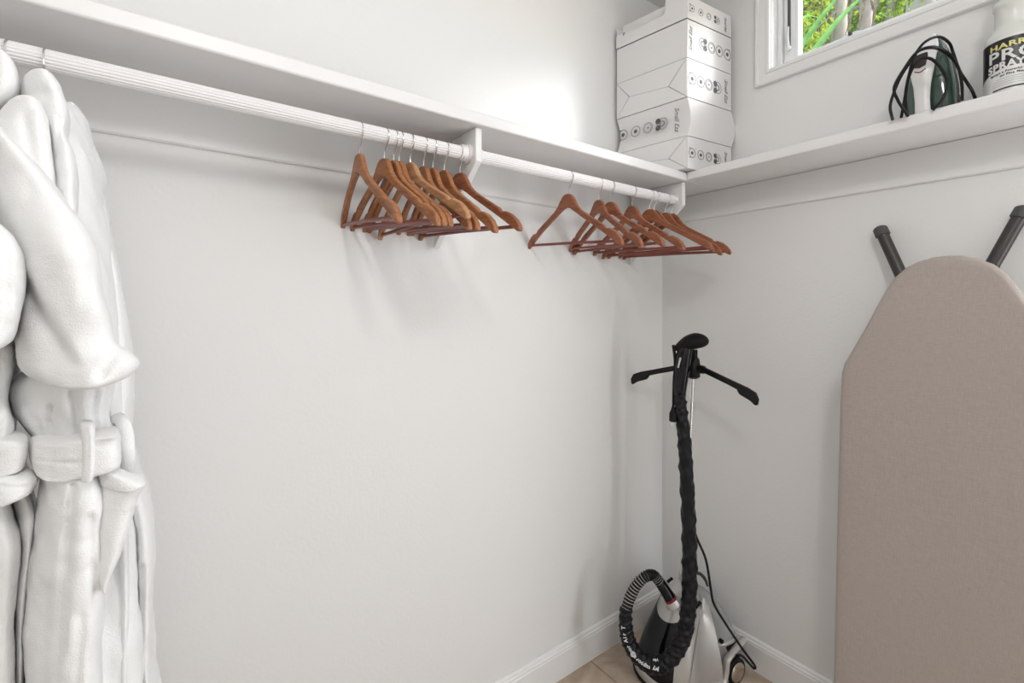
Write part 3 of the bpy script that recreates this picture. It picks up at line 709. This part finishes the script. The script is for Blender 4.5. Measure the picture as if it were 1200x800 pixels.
# ------------------------------------------------------------------ spray bottle
SPc = Vector((1.756, .202, ZT))
SP = thing('spray_bottle', SPc, 'milky spray bottle with black and white label and yellow nozzle at the right frame edge', 'spray bottle')
R = .0530
mesh('bottle', *lathe([(0, 0), (R-.004, 0), (R, .005), (R, .160), (R-.002, .170), (R-.010, .181), (.040, .188), (.0345, .193), (.033, .20), (.0325, .245), (.0355, .248), (.0355, .262), (.030, .268), (.022, .271), (0, .271)], SPc, 48), m_bottle, SP, autos=50)
mesh('collar_ring', *lathe([(0, .271), (.020, .271), (.021, .275), (.021, .292), (.018, .296), (0, .296)], SPc, 32), m_yel, SP, autos=40)
fr = (W(1190, 50, 1.2)-SPc); camdir = Vector((-SPc.x, -SPc.y, 0)).normalized()
a0 = math.atan2(camdir.y, camdir.x)
hg = join(tubeg([SPc+Vector((0, 0, .29)), SPc+Vector((0, 0, .33)), SPc+camdir*.01+Vector((0, 0, .345))], [.014, .015, .012], 16, 10),
          tubeg([SPc-camdir*.03+Vector((0, 0, .345)), SPc+camdir*.06+Vector((0, 0, .345))], [.014, .011], 16),
          tubeg([SPc+camdir*.03+Vector((0, 0, .335)), SPc+camdir*.05+Vector((0, 0, .31)), SPc+camdir*.045+Vector((0, 0, .275))], [.006, .006, .004], 10, 12))
mesh('spray_head', *hg, m_yel, SP, autos=50)
def curve_on(g, r, th0, z0, arch=0):
    """wrap flat x,y,t art on the bottle; x runs to the right as seen from the camera"""
    V = []
    for x, y, t_ in g[0]:
        th = th0+x/R
        V.append((SPc.x+(r+t_)*math.cos(th), SPc.y+(r+t_)*math.sin(th), z0+y-arch*(x*x)))
    return V, g[1]
def labelg(x0, x1, zf0, zf1, r, n=40):
    V = []
    for i in range(n+1):
        x = x0+(x1-x0)*i/n
        for z in (zf0(x), zf1(x)):
            V.append((SPc.x+r*math.cos(a0+x/R), SPc.y+r*math.sin(a0+x/R), ZT+z))
    F = [(2*i, 2*i+2, 2*i+3, 2*i+1) for i in range(n)]
    return V, F
lab = mesh('label', *labelg(-.078, .078, lambda x: .012, lambda x: .158, R+.0004), m_lwhite, SP, autos=60)
mesh('label_print', *labelg(-.083, .083, lambda x: .080-4.2*x*x, lambda x: .1525, R+.0007), m_lblack, lab, label='black upper field of the label')
def scaled(g, kx): return [(x*kx, y, t_) for x, y, t_ in g[0]], g[1]
def strip(x0, x1, y0, y1, n=24):
    V = []
    for i in range(n+1):
        x = x0+(x1-x0)*i/n; V += [(x, y0, 0), (x, y1, 0)]
    return V, [(2*i, 2*i+2, 2*i+3, 2*i+1) for i in range(n)]
def word(t_, size, width, bold, z, arch, mat, lbl, r=.0010):
    g = textg(t_, size, bold=bold, ext=.0002, align='CENTER', sp=1.1)
    xs_ = [q[0] for q in g[0]]; kx = width/(max(xs_)-min(xs_))
    mesh('lettering', *curve_on(scaled(g, kx), R+r, a0, ZT+z, arch), mat, lab, smooth=False, label=lbl)
word('HARRIS', .0180, .086, .0006, .1295, 0, m_lyel, 'yellow HARRIS lettering')
word('PRO', .0390, .092, .0008, .0985, 0, m_lwhite, 'large white PRO lettering')
word('SPRAYER', .0240, .098, .0010, .0790, 2.4, m_lwhite, 'white SPRAYER lettering')
mesh('label_print', *curve_on(strip(-.046, .046, -.0004, .0004), R+.0010, a0, ZT+.1265), m_ink2, lab, label='thin grey rule under the yellow name')
word('Sprays a Powerful Stream', .0070, .084, .0002, .0675, 2.4, m_lblack, 'small black slogan lettering')
word('or Fine Mist', .0070, .044, .0002, .0595, 2.4, m_lblack, 'small black slogan lettering')
for z_, wd in ((.053, .060), (.0475, .074), (.042, .078), (.0365, .078), (.0185, .074)):
    mesh('label_print', *curve_on(strip(-wd/2, wd/2, -.0005, .0005), R+.0008, a0, ZT+z_, 1.2), m_ink2, lab)
mesh('label_print', *curve_on(strip(-.037, .037, -.0022, .0022), R+.0008, a0, ZT+.0275, 1.2), m_ink, lab, label='dark grey bar below the fine print')

# ------------------------------------------------------------------ garment steamer
O = Vector((1.65, 1.09, 0)); uv = Vector((-.987, .16, 0)); sv = Vector((-.16, -.987, 0))
GS = thing('garment_steamer', O, 'silver and black upright garment steamer on wheels in the corner', 'garment steamer')
FS = frame(O, uv, sv, Vector((0, 0, 1)))
def bodyg(tab, ns=64, m=40, sq=2.4, t0=0, t1=2*PI, off=0, closed=True, topf=None):
    z0, z1 = tab[0][0], tab[-1][0]; V = []
    for i in range(m+1):
        for j in range(ns):
            th = t0+(t1-t0)*j/(ns if closed else ns-1)
            zt_ = topf(th) if topf else z1
            z = z0+(zt_-z0)*i/m; cu, a, b = lerpn(tab, z)
            c, s = math.cos(th), math.sin(th); k = (abs(c)**sq+abs(s)**sq)**(-1/sq)
            V.append((cu+(a+off)*c*k, (b+off)*s*k, z))
    if closed: F = ring_faces(m+1, ns)
    else: F = [(i*ns+j, i*ns+j+1, (i+1)*ns+j+1, (i+1)*ns+j) for i in range(m) for j in range(ns-1)]
    return V, F
body = [(.045, .062, .122, .128), (.08, .060, .118, .126), (.12, .056, .108, .118), (.16, .048, .098, .108), (.20, .038, .086, .097), (.24, .026, .076, .087), (.28, .014, .066, .075), (.31, .006, .057, .063), (.335, .002, .044, .047), (.350, .0, .028, .030), (.356, .0, .010, .010)]
mesh('housing', *xf(bodyg(body, 72, 50, 2.2), FS), m_silver, GS, autos=60)
mesh('front_panel', *xf(bodyg(body[:8], 50, 30, 2.2, math.radians(-95), math.radians(44), .0022, False, lambda th: .232+.075*min(1, abs(math.degrees(th))/80)**2), FS), m_gloss, GS, autos=80)
basep = [(.010, 0, .180, .135), (.016, 0, .192, .147), (.034, 0, .194, .149), (.046, 0, .188, .143), (.056, 0, .165, .125)]
mesh('base_tray', *xf(bodyg(basep, 72, 16, 2.6), FS), m_silver2, GS, autos=50)
mesh('base_skid', *xf(bodyg([(.002, 0, .186, .141), (.006, 0, .1965, .1515), (.018, 0, .1965, .1515), (.020, 0, .19, .145)], 72, 8, 2.6), FS), m_black2, GS, autos=50)
mesh('lower_shell', *xf(bodyg([(.05, -.035, .15, .125), (.09, -.045, .140, .118), (.13, -.055, .13, .108), (.142, -.06, .12, .10)], 64, 16, 2.6), FS), m_silver2, GS, autos=50)
# side wing of the housing rising to a point behind the panel
def surf(u, z):
    cu, a, b = lerpn(body, min(z, .355))
    if u <= cu: return b*.985
    q = min(.999, abs((u-cu)/a)); return b*(1-q**2.2)**(1/2.2)
for sg in (1, -1):
    V = []; nu, nz_ = 12, 22
    for lay in (.0005, .0065):
        for i in range(nz_+1):
            z = .05+.262*i/nz_; uf = .11-.145*(i/nz_)**1.3; ub = -.052+.012*(i/nz_)**3
            for j in range(nu+1):
                u = uf+(ub-uf)*j/nu; V.append((u, sg*(surf(u, z)+lay+.012*(j/nu)**2), z))
    m_ = nu+1; N_ = m_*(nz_+1)
    F = [(i*m_+j, i*m_+j+1, (i+1)*m_+j+1, (i+1)*m_+j) for i in range(nz_) for j in range(nu)]
    F += [tuple(N_+k for k in f) for f in F]
    for i in range(nz_): F += [(i*m_, (i+1)*m_, N_+(i+1)*m_, N_+i*m_), (i*m_+nu, (i+1)*m_+nu, N_+(i+1)*m_+nu, N_+i*m_+nu)]
    for j in range(nu): F += [(nz_*m_+j, nz_*m_+j+1, N_+nz_*m_+j+1, N_+nz_*m_+j), (j, j+1, N_+j+1, N_+j)]
    mesh('side_wing', *xf((V, F), FS), m_silver, GS, autos=50)
    fp = [(.10, .150, .030), (0, .152, .030), (-.055, .152, .034), (-.072, .150, .060), (-.082, .148, .098), (-.10, .146, .110), (-.15, .142, .128), (-.195, .138, .142)]
    mesh('fender', *xf(tubeg([(a, sg*b*.93, c) for a, b, c in fp], .013, 16, 40, flat=.75), FS), m_silver2, GS, autos=60)
    wc = (-.128, sg*.136, .0485)
    wh = mesh('wheel', *xf(lathe([(.030, -.014), (.044, -.013), (.0478, -.009), (.0478, .009), (.044, .013), (.034, .012), (.010, .010), (.010, -.014)], (wc[0], wc[1], wc[2]), 40, 'Y'), FS), m_black2, GS, autos=35)
    mesh('hubcap', *xf(lathe([(0, .012*sg), (.034, .012*sg), (.0365, .015*sg), (.030, .018*sg), (.012, .021*sg), (0, .0215*sg)], wc, 36, 'Y'), FS), m_hub, wh, autos=50)
    mesh('wheel_arch', *xf(boxg(-.19, -.075, sg*.06 if sg > 0 else -.104, .104 if sg > 0 else -.06, .014, .115), FS), m_black2, GS, smooth=False)
tank = [(.142, -.128, .080, .112), (.17, -.124, .077, .108), (.21, -.112, .068, .098), (.25, -.098, .056, .084), (.285, -.085, .042, .066), (.305, -.078, .028, .045), (.312, -.075, .01, .02)]
mesh('water_tank', *xf(bodyg(tank, 56, 26, 2.6), FS), m_tank, GS, autos=60)
mesh('tank_rim', *xf(bodyg([(.130, -.128, .080, .112), (.133, -.128, .086, .118), (.143, -.128, .086, .118), (.146, -.128, .081, .113)], 56, 6, 2.6), FS), m_silver, GS, autos=50)
mesh('tank_knob', *xf(lathe([(0, 0), (.008, 0), (.008, .012), (0, .012)], (0, 0, 0), 16), FS @ Matrix.Translation((-.075, .112, .165)) @ Matrix.Rotation(-PI/2, 4, 'X')), m_black2, GS)
mesh('tank_handle', *fluff(tubeg([W(813, 671, 1.84), W(820, 672, 1.84), W(826, 678, 1.84), W(829, 686, 1.845)], [.006, .009, .009, .006], 12, 16, flat=.7), 0, 1, 0, 0), m_boardleg, GS, autos=60)
mesh('vent', *tubeg([W(811, 716, 1.79), W(821, 705, 1.80)], .008, 8, flat=.6), m_black2, GS)
mesh('rear_catch', *tubeg([W(782, 682, 1.92), W(788, 677, 1.92)], .006, 8), m_black2, GS)
# steam connector: ring, grip, ribbed hose, cloth-covered hose
cA, cB = W(787.5, 704, 1.755), W(772, 680, 1.765)
ax = (cB-cA)
mesh('connector_ring', *tubeg([cA-ax*.16, cA-ax*.05, cA+ax*.08], [.031, .031, .026], 28), m_silver, GS, autos=50)
mesh('connector_grip', *tubeg([cA, cA+ax*.05, cA+ax*.3, cA+ax*.95, cA+ax], [.021, .0235, .022, .0195, .014], 28), m_gloss, GS, autos=50)
mesh('red_band', *tubeg([cA+ax*.10, cA+ax*.18], .0236, 28), m_red, GS)
rib = [cB+ax*-.08, W(766, 674, 1.765), W(757, 675, 1.76), W(747, 684, 1.755), W(739, 698, 1.75), W(734, 714, 1.74)]
def ribs(s, th): return 1+.14*(1 if math.sin(s*2*PI*21) > .1 else -.35)
mesh('ribbed_hose', *tubeg(rib, .0175, 18, 260, fn=ribs), m_black2, GS, autos=180)
rc = catmull(rib, 260)
gs = []
for k in range(22):
    i = int((k+.5)/22*258); i = min(max(i, 0), 257)
    gs.append(tubeg([rc[i], rc[i+3]], .0192, 18))
mesh('silver_coil', *join(*gs), m_silver, GS, label='silver rings between the black ribs')
hose = [W(733.5, 712, 1.74), W(733, 728, 1.735), W(735, 745, 1.73), W(741, 760, 1.725), W(752, 773, 1.72), W(766, 780, 1.715), W(780, 776, 1.71), W(793, 762, 1.71), W(802, 742, 1.715), W(806, 718, 1.725), W(808, 690, 1.735), W(808, 650, 1.75), W(806.5, 600, 1.765), W(804, 550, 1.775), W(801.5, 510, 1.78), W(798, 480, 1.78), W(796.5, 462, 1.78)]
def twist(s, th): return 1+.075*(1-2*abs(math.sin(th-s*85)))+.05*math.cos(5*th+s*190)+.04*math.cos(3*th-s*310)
hr = [.022, .024, .026, .027, .028, .028, .028, .028, .0275, .0275, .0275, .027, .026, .0255, .0245, .023, .022]
mesh('hose_cover', *tubeg(hose, hr, 30, 620, fn=twist), m_sleeve, GS, autos=180)
# printing that runs along the lower bend of the hose cover
hc = catmull(hose, 620)
def along(txt, size, i0, step, side, flip=1):
    gs = []; i = i0
    for ch in txt:
        if ch != ' ':
            p = hc[i]; tdir = (hc[i+3]-hc[i-3]).normalized()
            toc = (Vector((0, 0, H))-p).normalized(); toc = (toc-tdir*toc.dot(tdir)).normalized()
            y = toc.cross(tdir)*flip
            ang = side; nrm = (toc*math.cos(ang)+y*math.sin(ang)); y2 = (y*math.cos(ang)-toc*math.sin(ang))
            m = frame(p+nrm*.0300, tdir*flip, y2, nrm) if flip > 0 else frame(p+nrm*.0300, -tdir, y2, nrm)
            gs.append(xf(textg(ch, size, bold=.0005, ext=.0004, align='CENTER'), m))
        i += step
    return join(*gs)
def arclen_idx(px0): return px0
mesh('lettering', *along('T riA ruo@troppus yrA', .0185, 44, 8, .1, -1), m_print, GS, smooth=False, label='white lettering printed along the hose bend')
mesh('lettering', *along('.woN', .015, 186, 8, -.75, -1), m_print, GS, smooth=False, label='short white lettering under the hose bend')
# pole, hub and folding hanger arms
pb, pt = Vector((1.658, 1.100, .335)), Vector((1.678, 1.062, H-.245))
pm = pb.lerp(pt, .45)
mesh('pole_socket', *tubeg([pb-Vector((0, 0, .02)), pb+Vector((0, 0, .035)), pb+Vector((0, 0, .05))], [.014, .013, .009], 20), m_silver, GS, autos=50)
mesh('pole', *tubeg([pb, pm], .0115, 16), m_chrome, GS)
mesh('pole', *tubeg([pm, pt], .0090, 16), m_chrome, GS)
mesh('pole_collar', *tubeg([pm-Vector((0, 0, .012)), pm+Vector((0, 0, .012))], .0135, 16), m_whitep, GS)
hub = W(812.5, 431, 1.84)
mesh('hanger_hub', *join(tubeg([hub+Vector((0, 0, .045)), hub+Vector((0, 0, .035)), hub, hub-Vector((0, 0, .035)), hub-Vector((0, 0, .042))], [.015, .023, .027, .025, .014], 20),
     tubeg([hub+Vector((0, .02, .005)), hub-Vector((0, .045, .003))], [.018, .016], 14)), m_black, GS, autos=50)
def arm(a, b, tip):
    a, b = Vector(a), Vector(b); d = (b-a).normalized(); up = Vector((0, 0, 1)); n_ = up.cross(d).normalized(); v = d.cross(n_)
    L_ = (b-a).length
    # slim bar widening into a drooping paddle
    out = [(0, .010), (L_*.55, .011), (L_*.80, .012), (L_*.93, .008), (L_*1.0, -.010), (L_*1.01, -.032), (L_*.98, -.034), (L_*.90, -.027), (L_*.72, -.024), (L_*.68, -.018), (L_*.655, -.011), (L_*.5, -.010), (0, -.011)]
    if v.z < 0: v = -v
    g = prismg(out, -.007, .007)
    return mesh('hanger_arm', *xf(g, frame(a, d, v, n_)), m_black, GS, bevel=.003, autos=50)
arm(hub+Vector((-.004, .03, .005)), W(739, 441, 2.02), 0)
arm(hub+Vector((0, -.04, 0)), W(890, 465, 1.62), 0)
# handle, steam head, clip
hs = [W(796.5, 464, 1.78), W(796.5, 455, 1.78), W(799, 435, 1.78), W(801, 418, 1.78), W(804, 408, 1.78)]
mesh('steam_handle', *tubeg(hs, [.022, .026, .029, .030, .026], 22, 24, flat=.85), m_gloss, GS, autos=60)
nz0, nz1 = W(791, 409, 1.80), W(829, 400, 1.76)
V = []
for i in range(25):
    t_ = i/24; c = nz0.lerp(nz1, t_)+Vector((0, 0, .012*math.sin(PI*t_)+.002)); rr = math.sin(PI*min(1, max(0, .02+t_*.96)))**.45
    ww = (.025+.010*t_)*rr
    for j in range(22):
        th = 2*PI*j/22
        V.append(c+Vector((.6, .8, 0))*math.cos(th)*ww*1.5+Vector((0, 0, 1))*math.sin(th)*ww)
mesh('steam_head', V, ring_faces(25, 22), m_black2, GS, autos=80)
mesh('clip', *join(tubeg([W(789, 404, 1.80), W(791, 420, 1.79), W(791, 436, 1.79)], [.006, .006, .005], 10, 12), boxg(*(lambda p: (p.x-.01, p.x+.01, p.y-.01, p.y+.01, p.z-.018, p.z+.018))(W(813, 415, 1.80)))), m_black2, GS)
mesh('handle_insert', *tubeg([W(797.5, 419, 1.752), W(794.5, 431, 1.752)], [.0045, .003], 10, flat=.6), m_silver, GS)
mesh('plug_cord', *tubeg([W(792, 425, 1.79), W(789.5, 445, 1.785), W(788.8, 478, 1.785)], .0042, 10, 20), m_black2, GS)
mesh('plug', *tubeg([W(788.8, 476, 1.785), W(788.8, 480, 1.785), W(788.8, 484, 1.785), W(788.8, 493, 1.785), W(788.8, 494, 1.785)], [.005, .008, .014, .015, .009], 16), m_black2, GS, autos=50)
pp = W(788.8, 494, 1.785)
mesh('prong', *join(boxg(pp.x-.006, pp.x-.0045, pp.y-.003, pp.y+.003, pp.z-.018, pp.z), boxg(pp.x+.0045, pp.x+.006, pp.y-.003, pp.y+.003, pp.z-.018, pp.z)), m_chrome, GS, smooth=False)
mesh('power_cord', *tubeg([W(808, 545, 1.80), W(811, 585, 1.80), W(814, 622, 1.79), W(827, 655, 1.78), W(833, 690, 1.76), W(837, 708, 1.75), W(852, 733, 1.74), W(870, 760, 1.74), W(884, 779, 1.74), W(883, 782.5, 1.74), W(877, 776, 1.745), W(869, 768, 1.76), W(861, 768, 1.79)], .0047, 10, 120), m_black, GS)

# ------------------------------------------------------------------ garden outside the window
def mleaf(name, c1, c2, trans=.35):
    m = bpy.data.materials.new(name); m.use_nodes = True; n = m.node_tree.nodes; L = m.node_tree.links; n.clear()
    oi = n.new('ShaderNodeTexCoord'); t = n.new('ShaderNodeTexNoise'); t.inputs['Scale'].default_value = 22; t.inputs['Detail'].default_value = 4
    L.new(oi.outputs['Object'], t.inputs['Vector'])
    cr = n.new('ShaderNodeValToRGB'); e = cr.color_ramp.elements; e[0].position = .35; e[1].position = .65; e[0].color = (*c1, 1); e[1].color = (*c2, 1)
    L.new(t.outputs[0], cr.inputs[0])
    d = n.new('ShaderNodeBsdfDiffuse'); r = n.new('ShaderNodeBsdfTranslucent'); mx = n.new('ShaderNodeMixShader'); mx.inputs[0].default_value = trans
    o = n.new('ShaderNodeOutputMaterial')
    L.new(cr.outputs[0], d.inputs[0]); L.new(cr.outputs[0], r.inputs[0]); L.new(d.outputs[0], mx.inputs[1]); L.new(r.outputs[0], mx.inputs[2]); L.new(mx.outputs[0], o.inputs[0])
    return m
m_leaf = mleaf('leaves', (.12, .30, .03), (.72, .78, .12))
m_strap = mleaf('strap_leaf', (.20, .42, .10), (.30, .55, .16), .3)
m_dead = mleaf('dead_frond', (.22, .15, .10), (.58, .46, .35), .1)
m_bark = M('pale_bark', (.52, .42, .33), .9, bump=1, bscale=30, var=.45, vscale=9)
m_soil = M('garden_soil', (.10, .12, .05), .95, var=.3)
box('ground', XB+.2, 12, -8, 12, -.5, -.3, m_soil, kind='structure')
def leaves(n, cen, rad, size, rnd):
    V, F = [], []
    for i in range(n):
        while True:
            p = Vector((rnd.uniform(-1, 1), rnd.uniform(-1, 1), rnd.uniform(-1, 1)))
            if p.length < 1 and rnd.random() < .3+.7*p.length: break
        p = Vector(cen)+Vector((p.x*rad[0], p.y*rad[1], p.z*rad[2]))
        s = size*rnd.uniform(.6, 1.4); a = Vector((rnd.gauss(0, 1), rnd.gauss(0, 1), rnd.gauss(-.4, .8))).normalized()
        b = a.cross(Vector((rnd.gauss(0, 1), rnd.gauss(0, 1), rnd.gauss(0, 1)))).normalized(); c = a.cross(b)*.12
        k = len(V)
        V += [p, p+a*s*.45+b*s*.22+c*s, p+a*s, p+a*s*.45-b*s*.22+c*s]; F += [(k, k+1, k+2), (k, k+2, k+3)]
    return V, F
rnd = random.Random(3)
def tree(x, y, z0, z1, r, crowns, label, lean=(0, 0), nl=7000, sz=.055, grp=None):
    o = thing('garden_tree', (x, y, -.3), label, 'tree', grp)
    pts = [Vector((x, y, -.3)), Vector((x+lean[0]*.4+rnd.uniform(-.05, .05), y+lean[1]*.4, z0+(z1-z0)*.4)), Vector((x+lean[0], y+lean[1], z1))]
    mesh('trunk', *tubeg(pts, [r*1.2, r, r*.75], 16, 24, fn=lambda s, th: 1+.08*math.sin(3*th+s*20)+.05*math.sin(7*th-s*31)), m_bark, o, autos=180)
    br = []
    for k in range(6):
        s0 = pts[1].lerp(pts[2], rnd.uniform(-.1, .9)); d = Vector((rnd.uniform(-.35, .35), rnd.uniform(-.6, .6), rnd.uniform(.0, .6)))
        br.append(tubeg([s0, s0+d*.5+Vector((0, 0, .05)), s0+d], [r*.3, r*.2, r*.08], 8, 10))
    mesh('branch', *join(*br), m_bark, o, kind='stuff')
    for cen, rad in crowns:
        mesh('foliage', *leaves(nl, cen, rad, sz, rnd), m_leaf, o, smooth=False, kind='stuff')
    return o
tree(3.55, 1.62, .5, 4.6, .03, [((3.55, 1.50, 3.62), (.35, .24, .62))], 'slim tree with bright yellow-green leaves at the left side of the window', lean=(.0, .0), nl=1500)
tree(4.35, 1.285, .5, 5.6, .048, [((4.75, 1.18, 4.25), (.3, .42, .5))], 'pale grey-barked trunk in the middle of the window view', lean=(.1, .0), nl=700)
tree(5.3, 1.40, .5, 5.8, .115, [((5.6, .8, 5.3), (.6, .5, .5))], 'thick brown leaning trunk at the right side of the window view', lean=(.1, -.35), nl=3000)
tree(6.2, 1.82, .5, 5.8, .05, [((6.5, 1.4, 4.9), (.45, 1.1, .7))], 'thin brown trunk behind the pale trunk outside the window', lean=(.1, -.25), nl=7000)
hedge = thing('background_tree', (7.4, 2.4, -.3), 'broad wall of light green foliage far behind the trunks outside the window', 'tree')
mesh('foliage', *leaves(42000, (7.7, 2.2, 4.3), (.7, 3.2, 2.8), .15, rnd), m_leaf, hedge, smooth=False, kind='stuff')
mesh('branch', *join(*[tubeg([(7.6, .2+k*.6, -.3), (7.6, .3+k*.6, 2), (7.5, .2+k*.65, 5.5)], [.04, .03, .01], 7, 10) for k in range(8)]), m_bark, hedge, kind='stuff')
# hanging dead palm fronds
pf = thing('dead_palm', (4.0, 1.36, -.3), 'palm with a skirt of hanging brown dead fronds outside the window', 'palm')
mesh('trunk', *tubeg([(4.0, 1.34, -.3), (4.0, 1.34, 5.0)], .05, 14, 12), m_bark, pf, autos=180)
gs = []
for k in range(75):
    a = rnd.uniform(0, 2*PI); r = rnd.uniform(.04, .24); x, y = 4.0, 1.34
    top = Vector((x+.1*math.cos(a), y+.1*math.sin(a), rnd.uniform(3.95, 4.7)))
    bot = Vector((x+r*math.cos(a), y+r*1.0*math.sin(a)+.06, top.z-rnd.uniform(.5, 1.15)))
    md = top.lerp(bot, .45)+Vector((math.cos(a), math.sin(a), .2))*.12
    gs.append(tubeg([top, md, bot], [.006, .007, .002], 4, 6, flat=.3))
mesh('dead_frond', *join(*gs), m_dead, pf, kind='stuff')
# strap-leaved plant right outside the glass
spn = thing('strap_plant', (2.75, .95, -.3), 'plant with long pale green strap leaves close outside the window', 'plant')
def strap(p0, p1, wd, nm='leaf'):
    pts = catmull([p0, p0.lerp(p1, .5)+Vector((0, 0, .03)), p1], 20); V = []
    side = (p1-p0).cross(Vector((1, .5, 0))).normalized()
    for i, p in enumerate(pts):
        u = i/20; ww = wd*(1-u)**.6*min(1, .5+u*3); V += [p+side*ww, p+side*ww*.35+Vector((.006, 0, 0)), p-side*ww*.35+Vector((.006, 0, 0)), p-side*ww]
    F = [(4*i+k, 4*i+k+1, 4*i+k+5, 4*i+k+4) for i in range(20) for k in range(3)]
    mesh(nm, V, F, m_strap, spn)
strap(W(925, 75, 2.35), W(1000, -22, 2.5), .016); strap(W(938, 80, 2.3), W(1030, -22, 2.45), .018)
strap(W(930, 28, 2.5), W(962, 22, 2.6), .010)
base = Vector((2.75, .95, -.3))
mesh('stem', *join(tubeg([base, W(925, 78, 2.35)-Vector((0, 0, .6)), W(925, 74, 2.35)], [.03, .02, .012], 8, 16), tubeg([base, W(938, 84, 2.3)-Vector((0, 0, .6)), W(938, 79, 2.3)], [.03, .02, .014], 8, 16), tubeg([base, W(930, 30, 2.5)-Vector((0, 0, .7)), W(930, 27, 2.5)], [.03, .015, .008], 8, 16)), m_strap, spn)
# made-up ceiling lamp fitting, out of view, to go with the fill light
lp = thing('added_lamp', (.10, -.45, ZC), 'made-up round white lamp fitting on the ceiling, out of view', 'lamp')
mesh('added_lamp_base', *lathe([(0, 0), (.19, 0), (.19, -.035), (.17, -.045), (.165, -.012), (0, -.012)], (.10, -.45, ZC), 40), m_whitep, lp, autos=40)
